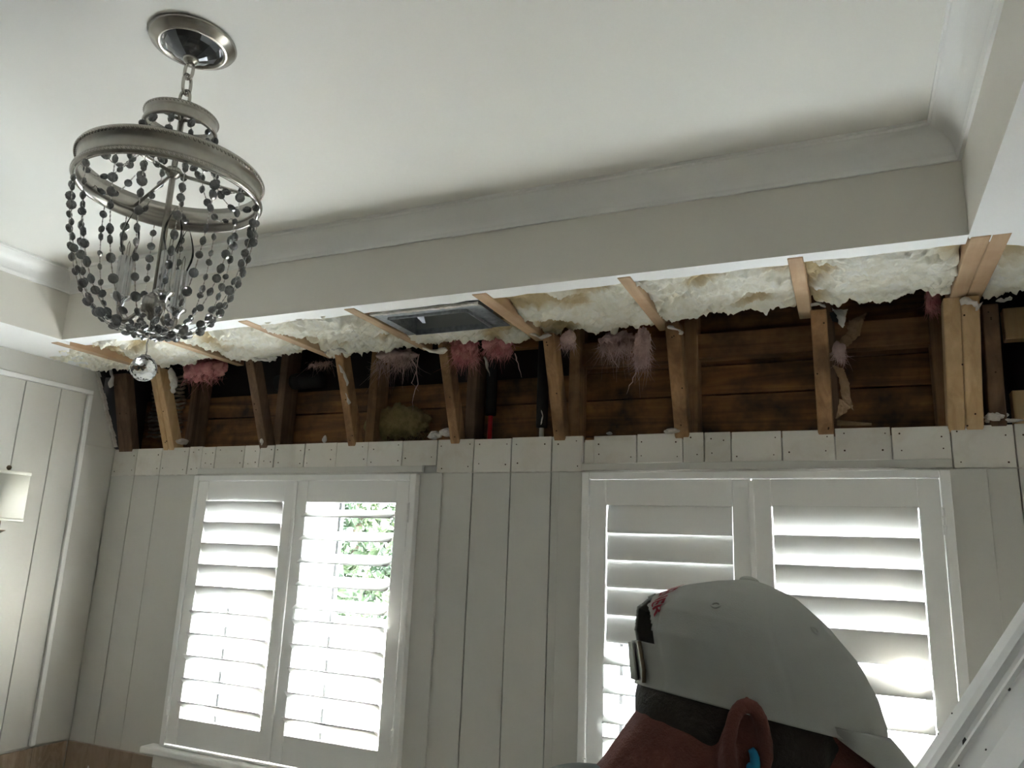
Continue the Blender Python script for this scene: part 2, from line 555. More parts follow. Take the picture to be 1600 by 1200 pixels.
wr = MB().box(XR, XR + .14, YF, 2.46, 0, ZS).build('wall_right', M['wallpaint'])
tag(wr, 'painted right wall', kind='structure')
wf = MB().box(XL - .14, XR + .14, YF - .14, YF, 0, ZS + .3).build('wall_front', M['taupe'])
tag(wf, 'painted wall behind the viewer', kind='structure')

# ------------------------------------------------------------------ back wall: backing with two openings, boards in front
W1 = (-2.382, -1.388); W2 = (-0.741, 0.231)
WZ0, WZ1 = CZ - .742, CZ + .262
bk = MB()
y0, y1 = 2.316, 2.46
bk.box(XL - .14, W1[0], y0, y1, 0, ZP - .02)
bk.box(W1[1], W2[0], y0, y1, 0, ZP - .02)
bk.box(W2[1], XR + .14, y0, y1, 0, ZP - .02)
for w_ in (W1, W2):
    bk.box(w_[0], w_[1], y0, y1, 0, WZ0)
    bk.box(w_[0], w_[1], y0, y1, WZ1, ZP - .02)
wb = bk.build('wall_back', M['wallpaint'])
tag(wb, 'back wall of white vertical planks with two shuttered windows', kind='structure')

def plank(x0, x1, z0, z1, yf=2.30, mat='wallpaint', nails=True, g=.0016):
    j = random.uniform(-.0012, .0012)
    o = MB().box(x0 + g, x1 - g, yf + j, 2.316, z0, z1).build('plank', M[mat], wb, bevel=.0012, segs=1)
    if nails:
        nb = MB(); w = x1 - x0
        for zz in (z0 + .022, z1 - .022):
            for xx in (x0 + .020, x1 - .020):
                if w < .06 and xx > x0 + .03: continue
                if random.random() < .12: continue
                c = (xx + random.uniform(-.006, .006), zz + random.uniform(-.008, .008))
                rr = random.uniform(.0018, .0028)
                k = 8
                ring = [(c[0] + rr * math.cos(2 * math.pi * q / k), yf + j - .0008, c[1] + rr * math.sin(2 * math.pi * q / k)) for q in range(k)]
                ring2 = [(p[0], yf + j + .002, p[2]) for p in ring]
                nb.add(ring + ring2, [tuple(range(k))] + [(q, (q + 1) % k, k + (q + 1) % k, k + q) for q in range(k)])
        if nb.v:
            nh = nb.build('nail_heads', M['nail'], o); nh['kind'] = 'stuff'
            nh.matrix_parent_inverse = Matrix.Identity(4)
    return o
random.seed(21)
top = [-2.935, -2.79, -2.643, -2.49, -2.417, -2.343, -2.191, -2.113, -2.039, -1.893, -1.744, -1.603, -1.455, -1.311,
       -1.167, -1.025, -.880, -.772, -.737, -.595, -.451, -.387, -.307, -.164, -.022, .122, .265, .410, .555, XR]
for a, b in zip(top[:-1], top[1:]):
    mid = (a + b) / 2
    if -.775 < mid < -.735:                       # the gap left by a pulled board
        plank(a, b, ZL - .004, ZP - .012, 2.311, 'dirty', False)
        continue
    over = (-2.42 < mid < -1.31) or (-.74 < mid < .265)
    plank(a, b, ZL if over else ZG + .0015, ZP + random.uniform(-.0025, .0015), 2.30, 'dirty', True)
low = [(-2.935, -2.79), (-2.79, -2.643), (-2.643, -2.49), (-2.49, -2.40), (-1.352, -1.167), (-1.167, -1.025), (-1.025, -.880), (-.880, -.757),
       (.246, .410), (.410, .555), (.555, XR)]
for a, b in low:
    plank(a, b, CZ - .745 if False else 0.02, ZG, 2.30, 'wallpaint', False)
x = -2.40
for a, b in ((-2.40, -1.352), (-.757, .246)):
    n = 7
    for i in range(n):
        plank(a + (b - a) * i / n, a + (b - a) * (i + 1) / n, .02, CZ - .80, 2.30, 'wallpaint', False)
# bead of old caulk along the paint line
random.seed(5)
cb = MB()
for (xa, xb) in ((-2.93, -2.43), (-1.30, -.78), (.27, .60)):
    n = 40
    for i in range(n):
        u = xa + (xb - xa) * i / n; u2 = xa + (xb - xa) * (i + 1) / n
        h = .0015 + .0028 * abs(noise.noise((u * 30, 1, 2)))
        cb.box(u, u2, 2.2975 - h * .8, 2.302, ZG - h * .3, ZG + h)
tag(cb.build('caulk_line', M['drywall_edge'], wb))

# ------------------------------------------------------------------ windows (frames, sashes, panes)
def window(name, wx, label):
    a, b = wx
    root = empty(name, ((a + b) / 2, 2.38, WZ0), label, kind='structure')
    # casing boards on the wall
    for x0, x1 in ((a - .108, a - .020), (b + .020, b + .108)):
        MB().box(x0, x1, 2.289, 2.300, CZ - .80, ZG - .001).build('casing', M['wallpaint'], root, bevel=.0015, segs=1)
    MB().box(a - .030, b + .030, 2.284, 2.300, ZG + .002, ZL - .002).build('head_trim', M['wallpaint'], root, bevel=.0015, segs=1)
    # shutter frame, mitred look: four strips with a step
    zt_, zb_ = CZ + .264, CZ - .745
    for (x0, x1, z0, z1) in ((a - .021, a + .004, zb_, zt_), (b - .004, b + .021, zb_, zt_)):
        MB().box(x0, x1, 2.262, 2.315, z0, z1).build('shutter_frame', M['trim'], root, bevel=.003)
    MB().box(a + .0042, b - .0042, 2.262, 2.315, CZ + .2422, zt_).build('shutter_frame', M['trim'], root, bevel=.003)
    MB().box(a + .0042, b - .0042, 2.262, 2.315, zb_, CZ - .737).build('shutter_frame', M['trim'], root, bevel=.003)
    # sill
    MB().box(a - .085, b + .085, 2.232, 2.300, CZ - .772, CZ - .747).build('sill', M['trim'], root, bevel=.007, segs=3)
    MB().box(a - .065, b + .065, 2.282, 2.300, CZ - .830, CZ - .773).build('apron', M['trim'], root, bevel=.003)
    # jamb lining with its parallel tracks
    for s, xx in ((1, a), (-1, b)):
        for k in range(5):
            u0_ = 2.318 + k * .030
            d = .014 if k % 2 else .009
            MB().box(min(xx, xx + s * d), max(xx, xx + s * d), u0_, u0_ + .028, WZ0, WZ1).build('jamb_strip', M['trim'], root)
    # mullion between the two units
    m_ = (a + b) / 2
    MB().box(m_ - .026, m_ + .026, 2.335, 2.47, WZ0, WZ1).build('mullion', M['trim'], root, bevel=.002)
    for x0, x1 in ((a + .014, m_ - .026), (m_ + .026, b - .014)):
        sash = MB()
        s_ = .040; ys, ye = 2.452, 2.482
        sash.box(x0, x0 + s_, ys, ye, WZ0, WZ1); sash.box(x1 - s_, x1, ys, ye, WZ0, WZ1)
        sash.box(x0 + s_, x1 - s_, ys, ye, WZ0, WZ0 + .05); sash.box(x0 + s_, x1 - s_, ys, ye, WZ1 - .04, WZ1)
        so = sash.build('sash', M['trim'], root)
        MB().box(x0 + s_, x1 - s_, 2.466, 2.470, WZ0 + .05, WZ1 - .04).build('glass_pane', M['pane'], so).matrix_parent_inverse = Matrix.Identity(4)
        ws = MB()
        ws.box(x0 + s_ - .001, x0 + s_ + .010, 2.449, 2.460, WZ0 + .05, WZ1 - .04)
        ws.box(x1 - s_ - .010, x1 - s_ + .001, 2.449, 2.460, WZ0 + .05, WZ1 - .04)
        ws.build('weatherstrip', M['weather'], so).matrix_parent_inverse = Matrix.Identity(4)
    return root
window('window_1', W1, 'left window behind two louvered shutters')
window('window_2', W2, 'right window behind two louvered shutters, partly hidden by the man')

# ------------------------------------------------------------------ shutters
def louver_mesh(width):
    mb = MB(); n = 20; pr = []
    for i in range(n):
        a = 2 * math.pi * i / n
        pr.append((.0445 * math.cos(a), .0056 * math.sin(a)))
    vs_ = [(-width / 2, p[0], p[1]) for p in pr] + [(width / 2, p[0], p[1]) for p in pr]
    fs = [(i, (i + 1) % n, n + (i + 1) % n, n + i) for i in range(n)] + [tuple(range(n)), tuple(range(2 * n - 1, n - 1, -1))]
    mb.add(vs_, fs)
    me = mb.mesh('louver'); me.materials.append(M['shutter'])
    for p in me.polygons: p.use_smooth = len(p.vertices) == 4
    return me
def shutter(x0, x1, tilts, label, hinge):
    zt_, zb_ = CZ + .241, CZ - .733
    root = empty('louvered_shutter', ((x0 + x1) / 2, 2.279, zb_), label, 'shutter', 'white louvered shutters on the two windows')
    ya, yb = 2.265, 2.293
    sw = .053
    MB().box(x0, x0 + sw, ya, yb, zb_, zt_).build('stile', M['shutter'], root, bevel=.003)
    MB().box(x1 - sw, x1, ya, yb, zb_, zt_).build('stile', M['shutter'], root, bevel=.003)
    MB().box(x0 + sw, x1 - sw, ya + .003, yb - .003, CZ + .163, zt_).build('rail', M['shutter'], root)
    MB().box(x0 + sw, x1 - sw, ya + .003, yb - .003, zb_, CZ - .640).build('rail', M['shutter'], root)
    if hinge == 'r':
        MB().box(x0 - .009, x0 + .007, 2.2585, 2.2648, zb_ + .004, zt_ - .004).build('astragal', M['shutter'], root, bevel=.003)
    me = louver_mesh(x1 - x0 - 2 * sw - .004)
    for i, tl in enumerate(tilts):
        o = bpy.data.objects.new('louver', me); COL.objects.link(o)
        o.parent = root
        o.location = (0, 0, CZ + .163 - .0401 - .0803 * i - zb_)
        o.rotation_euler = (math.radians(-tl), 0, 0)
    for hz in (CZ + .13, CZ - .60):
        xh = x0 - .003 if hinge == 'l' else x1 + .003
        hb = MB()
        hb.box(xh - .005, xh + .005, 2.2585, 2.2655, hz - .035, hz + .035)
        for k in range(3):
            hb.tube([(xh, 2.2570, hz - .033 + .0225 * k), (xh, 2.2570, hz - .013 + .0225 * k)], .0042, 10)
        hb.build('hinge', M['shutter'], root)
    return root
mid1 = -1.885
shutter(W1[0] + .0055, mid1 - .001, [65, 65, 65, 65, 64, 40, 39, 39, 38, 34],
        'shutter at far left, upper louvers tilted shut, lower ones open', 'l')
shutter(mid1 + .001, W1[1] - .0055, [-20, -22, -22, -23, -22, 39, 38, 38, 37, 33],
        'shutter of the left window with upper louvers open on the hedge', 'r')
mid2 = -.250
shutter(W2[0] + .0055, mid2 - .001, [-83, -83, -83, -83, -82, -30, -28, -28, 32, 35],
        'shutter left of the man with upper louvers fully closed', 'l')
shutter(mid2 + .001, W2[1] - .0055, [74, 74, 74, 74, 74, -46, -48, -48, 32, 35],
        'rightmost shutter, light glowing between its closed upper louvers', 'r')

# ------------------------------------------------------------------ cavity: sheathing, plates, studs, joists
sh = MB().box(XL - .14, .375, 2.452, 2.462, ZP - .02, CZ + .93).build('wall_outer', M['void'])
tag(sh, 'old dark sheathing behind the studs, void above painted dark', kind='structure')
random.seed(31)
zz = [CZ + .30, CZ + .405, CZ + .530, CZ + .628, CZ + .735, CZ + .86]
xs = [XL, -1.255, -.86, -.05, .375]
for zi in range(len(zz) - 1):
    cuts = [XL + .005, [-1.70, -1.27, -1.70, -.87, -1.27][zi], [-.45, -.06, -.45, -.06, -.45][zi], .375]
    for a, b in zip(cuts[:-1], cuts[1:]):
        if zi >= 3 and b < -.8: continue
        j = random.uniform(0, .006)
        MB().box(a + .001, b - .001, 2.428 + j, 2.452, zz[zi] + .002, zz[zi + 1] - .002).build('plank', M['sheath'], sh, bevel=.002, segs=1)

def thing_box(name, mat, label, cat, boxes, group=None, bevel=.002):
    mb = MB()
    for b_ in boxes: mb.box(*b_)
    return tag(mb.build(name, M[mat], bevel=bevel, segs=1), label, cat, group)
thing_box('top_plate', 'plate', 'horizontal wall plate under the foam beside the kraft paper', 'beam', [(-.835, .255, 2.372, 2.426, CZ + .640, CZ + .722)])
thing_box('blocking', 'stud_new', 'upper short wooden block at the right edge beside the dark stud', 'beam', [(.425, XR - .002, 2.36, 2.40, CZ + .632, CZ + .722)])
thing_box('blocking', 'stud_new', 'lower short wooden block at the right edge above the white planks', 'beam', [(.425, XR - .002, 2.36, 2.40, CZ + .372, CZ + .488)])

def stud(x, w, label, top_y=2.165, mats=('stud', 'stud'), back=True, depth=.055, toplean=0.0, dx_back=0.0, top_z=.704, halves=1):
    root = empty('wall_stud', (x, 2.33, ZP - .02), label, 'stud', 'studs in the opened wall')
    zb_, zt_ = ZP - .018, CZ + top_z
    yb_ = 2.302
    ww = w / halves
    for h in range(halves):
        xa, xb = x - w / 2 + h * ww + .0006, x - w / 2 + (h + 1) * ww - .0006
        MB().hexa([(xa, yb_, zb_), (xb, yb_, zb_), (xb, yb_ + depth, zb_), (xa, yb_ + depth, zb_),
                   (xa + toplean, top_y, zt_), (xb + toplean, top_y, zt_), (xb + toplean, top_y + depth, zt_), (xa + toplean, top_y + depth, zt_)]
                  ).build('raking_board', M[mats[0]], root, bevel=.0025, segs=1)
    for q in range(4):
        f_ = random.choice((.06, .12, .45, .5, .88, .93)) + random.uniform(-.02, .02)
        yn = yb_ + (top_y - yb_) * f_; zn = zb_ + (zt_ - zb_) * f_; xn = x + random.uniform(-.3, .3) * w + toplean * f_
        MB().tube([(xn, yn - .0012, zn), (xn, yn + .004, zn)], .0024, 8).build('nail_head', M['nail'], root)
    if back:
        xa, xb = x - .019 + dx_back, x + .019 + dx_back
        MB().box(xa, xb, 2.345, 2.426, zb_, CZ + .80).build('upright', M[mats[1]], root, bevel=.002, segs=1)
    return root
stud(-2.865, .085, 'broad stained stud against the left wall', top_y=2.21, mats=('stud_dark', 'stud_dark'), back=False, depth=.04)
stud(-2.607, .064, 'pale doubled stud behind the crystal ball', mats=('stud_new', 'stud_dark'), dx_back=.05, halves=2)
stud(-2.098, .042, 'brown stud below the pink insulation left of the chandelier strands', mats=('stud_dark', 'stud_dark'), dx_back=.02)
stud(-1.677, .036, 'narrow stud smeared with white plaster', mats=('stud', 'stud'), dx_back=.042)
stud(-1.242, .038, 'stud with two nail holes left of the red pipe', mats=('stud', 'stud_dark'), dx_back=.03)
stud(-.853, .042, 'split-grained stud between the pipes and the right window', mats=('stud', 'stud'), dx_back=.03)
stud(-.453, .046, 'stud over the left shutter of the right window', mats=('stud', 'stud'), dx_back=.022)
stud(-.044, .044, 'reddish stud beside the torn kraft paper', mats=('stud', 'stud_dark'), dx_back=.02)
stud(.302, .084, 'pale doubled stud at the right end of the opening', mats=('stud_new', 'stud'), halves=2, dx_back=-.04)
stud(.378, .040, 'dark weathered stud right of the pale doubled stud', top_y=2.25, mats=('stud_dark', 'stud_dark'), back=False, depth=.09)

JX = [(-2.662, .040), (-2.212, .036), (-1.757, .040), (-1.342, .038), (-.905, .046), (-.492, .036), (-.080, .036), (.314, .078)]
JL = ['ceiling joist nearest the left wall', 'ceiling joist right of the chandelier crystals', 'ceiling joist between the chandelier and the metal duct',
      'ceiling joist along the left side of the metal duct', 'ceiling joist along the right side of the metal duct',
      'ceiling joist above the hanging pink fibres', 'ceiling joist straight above the reddish stud', 'wide doubled ceiling joist at the right tray corner']
def joist(x, w, label):
    root = empty('ceiling_joist', (x, 2.0, ZS + .013), label, 'joist', 'joists in the opened soffit')
    n = 2 if w > .06 else 1
    for k in range(n):
        xa = x - w / 2 + k * w / n + .0006; xb = x - w / 2 + (k + 1) * w / n - .0006
        MB().box(xa, xb, 1.766, 2.245, ZS - .003 + .002 * k, ZS + .14).build('timber', M['joist'], root, bevel=.002, segs=1)
for (x, w), lb in zip(JX, JL): joist(x, w, lb)

# ------------------------------------------------------------------ spray foam, one body for each bay
def fbm(x, y, z, o=4):
    return noise.fractal((x, y, z), 1.0, 2.1, o)
def foam(xa, xb, label, seed, ya=1.806, yb=2.205, flatpart=None, ytop_skip=None, deep=.030, rag=.034):
    step = .0045
    nu = max(8, int((xb - xa) / step)); nv = max(8, int((yb - ya) / step))
    verts = []; faces = []; tone = []
    for i in range(nu + 1):
        u = i / nu; x = xa + (xb - xa) * u
        e = fbm(x * 9 + seed, 3.1, seed, 3) * rag + fbm(x * 34 + seed, 1.7, seed, 4) * .022
        yend = yb + e
        xj = 0
        for j in range(nv + 1):
            v = j / nv; y = ya + (yend - ya) * v
            a = fbm(x * 7 + seed * 3, y * 13, seed, 4)
            r_ = noise.ridged_multi_fractal((x * 16 + seed, y * 30, seed * 2.0), 1.0, 2.1, 4, 1.0, 2.0)
            b_ = fbm(x * 42, y * 70, seed, 3)
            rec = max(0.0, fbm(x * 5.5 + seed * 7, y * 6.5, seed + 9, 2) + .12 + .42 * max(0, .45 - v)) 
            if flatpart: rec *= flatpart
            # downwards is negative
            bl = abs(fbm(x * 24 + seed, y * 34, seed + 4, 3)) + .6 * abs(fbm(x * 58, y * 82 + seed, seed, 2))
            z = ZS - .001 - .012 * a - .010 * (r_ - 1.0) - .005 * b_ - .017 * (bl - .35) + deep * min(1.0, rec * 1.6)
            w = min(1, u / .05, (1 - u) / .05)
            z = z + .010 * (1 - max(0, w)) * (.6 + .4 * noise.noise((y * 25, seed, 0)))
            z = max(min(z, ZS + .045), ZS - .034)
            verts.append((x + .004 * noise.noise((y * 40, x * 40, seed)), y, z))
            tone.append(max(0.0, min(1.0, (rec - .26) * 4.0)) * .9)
    nb = nu + 1; mv = nv + 1
    for i in range(nu):
        for j in range(nv):
            k = i * mv + j
            faces.append((k, k + 1, k + mv + 1, k + mv))
    base = len(verts)
    loop = [i * mv for i in range(nb)] + [nu * mv + j for j in range(1, mv)] + [i * mv + nv for i in range(nu - 1, -1, -1)] + [j for j in range(nv - 1, 0, -1)]
    for k in loop:
        x, y, z = verts[k]
        verts.append((x, y, ZS + .10)); tone.append(0.3)
    L_ = len(loop)
    for k in range(L_):
        k2 = (k + 1) % L_
        faces.append((loop[k2], loop[k], base + k, base + k2))
    faces.append(tuple(range(base, base + L_)))
    me = bpy.data.meshes.new('spray_foam'); me.from_pydata(verts, [], faces)
    at = me.attributes.new('tone', 'FLOAT', 'POINT')
    at.data.foreach_set('value', tone)
    bm = bmesh.new(); bm.from_mesh(me); bmesh.ops.recalc_face_normals(bm, faces=bm.faces); bm.to_mesh(me); bm.free()
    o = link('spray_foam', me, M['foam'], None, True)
    return tag(o, label, 'foam', 'cream spray foam between the joists')
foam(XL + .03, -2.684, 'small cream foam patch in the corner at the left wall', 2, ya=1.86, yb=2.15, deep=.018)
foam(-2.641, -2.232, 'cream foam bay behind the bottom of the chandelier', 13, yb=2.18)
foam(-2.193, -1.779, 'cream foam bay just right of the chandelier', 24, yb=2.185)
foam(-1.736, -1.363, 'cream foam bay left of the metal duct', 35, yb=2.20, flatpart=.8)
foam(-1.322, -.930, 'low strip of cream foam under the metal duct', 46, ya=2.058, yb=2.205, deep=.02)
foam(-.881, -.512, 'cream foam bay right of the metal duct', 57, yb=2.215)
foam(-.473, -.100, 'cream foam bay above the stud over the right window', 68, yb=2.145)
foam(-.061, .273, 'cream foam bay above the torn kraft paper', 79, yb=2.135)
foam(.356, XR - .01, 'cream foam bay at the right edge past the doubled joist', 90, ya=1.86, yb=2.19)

# ------------------------------------------------------------------ duct boot in the soffit
dx0, dx1, dy0, dy1 = -1.305, -.935, 1.832, 2.050
du = empty('duct_boot', ((dx0 + dx1) / 2, (dy0 + dy1) / 2, ZS), 'rectangular metal duct opening set into the soffit', 'duct')
fz = ZS - .006
fw_ = .040
MB().box(dx0, dx1, dy0, dy0 + .030, fz, fz + .002).build('flange', M['galv'], du)
MB().box(dx0, dx1, dy1 - .016, dy1, fz, fz + .002).build('flange', M['galv'], du)
MB().box(dx0, dx0 + fw_, dy0 + .0302, dy1 - .0162, fz, fz + .002).build('flange', M['galv'], du)
MB().box(dx1 - fw_ - .015, dx1, dy0 + .0302, dy1 - .0162, fz, fz + .002).build('flange', M['galv'], du)
ix0, ix1, iy0, iy1 = dx0 + fw_, dx1 - fw_ - .015, dy0 + .030, dy1 - .016
MB().box(ix0 - .002, ix0, iy0, iy1, fz + .002, ZS + .07).build('side_panel', M['galv'], du)
MB().box(ix1, ix1 + .002, iy0, iy1, fz + .002, ZS + .07).build('side_panel', M['galv'], du)
MB().box(ix0, ix1, iy0 - .002, iy0, fz + .002, ZS + .07).build('side_panel', M['galv'], du)
MB().box(ix0, ix1, iy1, iy1 + .002, fz + .002, ZS + .07).build('side_panel', M['duct_in'], du)
MB().box(ix0 - .002, ix1 + .002, iy0 - .002, iy1 + .002, ZS + .07, ZS + .072).build('top_panel', M['duct_in'], du)
mb = MB()
for (a, b, c, d_) in ((ix0, ix1, iy0, iy0 + .004), (ix0, ix1, iy1 - .004, iy1), (ix0, ix0 + .004, iy0, iy1), (ix1 - .004, ix1, iy0, iy1)):
    mb.box(a, b, c, d_, fz - .008, fz + .010)
mb.build('rim', M['galv'], du)
mb = MB()   # bent damper flap
mb.add([(ix0 + .02, iy0 + .01, ZS + .065), (ix0 + .09, iy0 + .03, ZS + .065), (ix0 + .055, iy1 - .04, ZS + .012), (ix0 + .045, iy1 - .04, ZS + .012),
        (ix0 + .02, iy0 + .013, ZS + .065), (ix0 + .09, iy0 + .033, ZS + .065), (ix0 + .055, iy1 - .037, ZS + .012), (ix0 + .045, iy1 - .037, ZS + .012)],
       [(0, 1, 2, 3), (7, 6, 5, 4), (0, 4, 5, 1), (1, 5, 6, 2), (2, 6, 7, 3), (3, 7, 4, 0)])
mb.build('damper_flap', M['galv'], du)
random.seed(8)
mb = MB()
for i in range(26):
    xx = dx0 + (dx1 - dx0) * i / 26
    h = random.uniform(.004, .012)
    mb.box(xx, xx + (dx1 - dx0) / 26 * .96, 1.822, 1.834 + random.uniform(0, .004), ZS - .006 - h * .25, ZS - .001)
mb.build('torn_edge', M['drywall_edge'], du)

# ------------------------------------------------------------------ fibreglass tufts
def tuft(label, centre, size, n, length, mat='pink', seed=1, core=True, spread=.35, curl=.3, group='fibreglass hanging from the opening', amp=1.0):
    random.seed(seed)
    c = Vector(centre) + Vector((0, 0, .012)); sx, sy, sz = size
    root = empty('fiberglass_tuft', c + Vector((0, 0, sz)), label, 'insulation', group)
    if core:
        mb = MB().ball(c + Vector((0, 0, .010)), sx, sy, sz, 64, 40)
        vs_ = []
        for p in mb.v:
            v_ = Vector(p) - c
            low = max(0.0, -v_.z / sz)
            k = 1 + amp * .55 * fbm(p[0] * 30, p[1] * 30, p[2] * 14 + seed, 4) + .30 * abs(noise.noise((p[0] * 75, p[1] * 75, p[2] * 22 + seed)))
            q_ = v_ * k
            q_.z -= low * sz * .9 * max(0.0, noise.noise((p[0] * 60 + seed, p[1] * 60, 3)))
            vs_.append(tuple(c + q_))
        mb.v = vs_
        mb.build('core', M[mat], root, True)
    hb = MB()
    for i in range(n * 2):
        ang = random.uniform(0, 2 * math.pi); q = math.sqrt(random.random())
        p = c + Vector((sx * q * math.cos(ang) * 1.1, sy * q * math.sin(ang), sz * random.uniform(-.9, .9)))
        # fibres follow a locally shared direction so that they clump
        g = Vector((noise.noise((p.x * 45, seed, 1)), noise.noise((p.x * 45, seed, 7)) - .25, -1))
        d = (g + Vector((random.gauss(0, spread), random.gauss(0, spread), random.gauss(0, spread * .6)))).normalized()
        ln = length * (random.uniform(.25, .8) if random.random() < .85 else random.uniform(.8, 1.25)); pts = []
        bend = Vector((random.gauss(0, curl), random.gauss(0, curl), random.gauss(0, curl)))
        m_ = 5
        for k in range(m_ + 1):
            t2 = k / m_
            pts.append(p + d * (ln * t2) + bend * (ln * t2 * t2))
        wide = random.random() < .16
        r_ = random.uniform(.0018, .0042) if wide else random.uniform(.0004, .0011)
        hb.tube(pts, [r_ * (1 - .85 * k / m_) for k in range(m_ + 1)], 4 if wide else 3, False, .35 if wide else 1)
    f_ = hb.build('fibers', M[mat], root); f_['kind'] = 'stuff'
    return root
def wisp(root, pts, r_, mat='pale_pink', name='strand'):
    P = [Vector(p) for p in pts]; out = []
    # smooth the path
    for i in range(len(P) - 1):
        for s in (0, .34, .67):
            out.append(P[i].lerp(P[i + 1], s) + Vector((random.gauss(0, .0015), 0, random.gauss(0, .001))))
    out.append(P[-1])
    n = len(out)
    MB().tube(out, [r_ * (1 - .85 * (k / (n - 1)) ** 1.5) * random.uniform(.75, 1.25) for k in range(n)], 5, True, .5).build(name, M[mat], root, True)
def P(px, py, Y): return at_y(px, py, Y)
def tuft_at(label, px, py, Y, w, d, h, *a, **k):
    return tuft(label, P(px, py, Y), (w, d, h), *a, **k)

tuft_at('matted pink fibreglass wad behind the foam near the crystal ball', 318, 585, 2.26, .095, .035, .040, 160, .07, 'pink', 41, spread=.5)
tuft_at('pink fibreglass roll stuck up beside the foam at left', 297, 565, 2.20, .030, .020, .030, 60, .03, 'pink', 42, spread=.7)
tuft_at('faint pink fibreglass wisps under the foam left of the duct', 500, 572, 2.28, .055, .02, .008, 70, .05, 'pale_pink', 43, spread=.8, core=False)
t4 = tuft_at('thin pale pink shreds hanging under the left end of the duct', 618, 565, 2.30, .080, .025, .022, 150, .085, 'pale_pink', 44, spread=.4)
wisp(t4, [P(640, 553, 2.2), P(650, 575, 2.2), P(652, 600, 2.2), P(646, 620, 2.2), P(645, 642, 2.2)], .0038)
wisp(t4, [P(655, 553, 2.2), P(650, 580, 2.2), P(645, 598, 2.2), P(654, 611, 2.2)], .0034)
wisp(t4, [P(628, 560, 2.24), P(630, 580, 2.24), P(629, 600, 2.24)], .005)
t5 = tuft_at('bright pink fibreglass clump hanging below the duct', 725, 553, 2.22, .050, .026, .036, 420, .06, 'pink', 45, spread=.45)
t6 = tuft_at('ragged pink fibreglass fringe right of the bright pink clump', 780, 548, 2.22, .050, .022, .020, 260, .05, 'pink', 46, spread=.4)
wisp(t6, [P(805, 553, 2.2), P(810, 568, 2.2), P(815, 590, 2.2)], .0045)
wisp(t6, [P(757, 558, 2.22), P(762, 575, 2.22), P(765, 588, 2.22)], .010, 'plaster')
tuft_at('small pink fibreglass scrap on the split-grained stud', 888, 540, 2.20, .024, .012, .018, 90, .04, 'pale_pink', 47, spread=.3)
t8 = tuft_at('long pink fibreglass fringe hanging between two studs', 962, 540, 2.24, .055, .02, .018, 260, .075, 'pale_pink', 48, spread=.25)
wisp(t8, [P(945, 535, 2.22), P(955, 555, 2.22), P(967, 575, 2.22)], .005)
t9 = tuft_at('tangled pink fibreglass tail reaching lowest between the studs', 1004, 548, 2.20, .022, .016, .052, 340, .065, 'pale_pink', 49, spread=.3)
wisp(t9, [P(1000, 565, 2.19), P(992, 585, 2.19), P(984, 603, 2.19), P(979, 616, 2.19)], .0036)
tuft_at('dusky pink fibreglass lump beside the pale doubled stud', 1457, 480, 2.24, .016, .012, .030, 120, .035, 'pink', 50, spread=.25)

# yellow batt low in the wall
bt = tuft('brownish yellow insulation wad low in the wall over the left window', P(622, 668, 2.395), (.125, .020, .056), 320, .030, 'batt', 71, spread=1.2, curl=.8, group='old insulation low in the wall', amp=.4)
# ------------------------------------------------------------------ pipes
def pipe(px, mat, zcut, label, Y=2.375):
    p = P(px, 680, Y)
    root = empty('water_pipe', (p.x, Y, ZP - .02), label, 'pipe')
    MB().tube([(p.x, Y, ZP - .018), (p.x, Y, CZ + .82)], .0085, 16).build('tube', M[mat], root, True)
    MB().lathe([(.009, 0), (.019, .002), (.020, .01), (.020, CZ + .82 - zcut), (.009, CZ + .825 - zcut)], (p.x, Y, zcut), 20).build('foam_sleeve', M['black_foam'], root, True)
pipe(765, 'red_pipe', P(765, 650, 2.375).z, 'red water pipe coming out of a black sleeve')
pipe(846, 'white_pipe', P(846, 669, 2.375).z, 'white water pipe coming out of a black sleeve')
# wide black drain pipe in the same bay and the bay left of it
c = P(466, 600, 2.385)
dp = empty('drain_pipe', (c.x, c.y, c.z), 'short black drain pipe lying in the wall left of the plastered stud', 'pipe')
MB().tube([(c.x - .11, 2.390, c.z + .012), (c.x + .11, 2.390, c.z + .012)], .032, 20).build('tube', M['black_foam'], dp, True)
MB().tube([(c.x - .02, 2.390, c.z + .012), (c.x + .02, 2.390, c.z + .012)], .0335, 20).build('coupling', M['black_foam'], dp, True)

# ------------------------------------------------------------------ torn kraft paper, drywall scraps, plaster crumbs
def sheet(name, mat, pts, parent=None, th=.0006, seed=1, crumple=.004, sub=8):
    # pts: list of (left, right) rows of 3D points
    random.seed(seed); mb = MB()
    rows = []
    for i in range(len(pts) - 1):
        for s in range(sub):
            f_ = s / sub
            rows.append((Vector(pts[i][0]).lerp(Vector(pts[i + 1][0]), f_), Vector(pts[i][1]).lerp(Vector(pts[i + 1][1]), f_)))
    rows.append((Vector(pts[-1][0]), Vector(pts[-1][1])))
    m_ = 9; V_ = []
    for i, (a, b) in enumerate(rows):
        for k in range(m_):
            p = a.lerp(b, k / (m_ - 1))
            n_ = noise.noise((p.x * 45 + seed, p.y * 45, p.z * 45)) + .5 * noise.noise((p.x * 110, p.z * 110, seed))
            p = p + Vector((.3, -1, .2)) * crumple * n_
            if k in (0, m_ - 1): p.x += random.gauss(0, .0012); p.z += random.gauss(0, .0012)
            V_.append(tuple(p))
    fs = []
    for i in range(len(rows) - 1):
        for k in range(m_ - 1):
            q = i * m_ + k
            fs.append((q, q + 1, q + m_ + 1, q + m_))
    mb.add(V_, fs)
    o = mb.build(name, M[mat], parent)
    so = o.modifiers.new('thickness', 'SOLIDIFY'); so.thickness = th
    return o
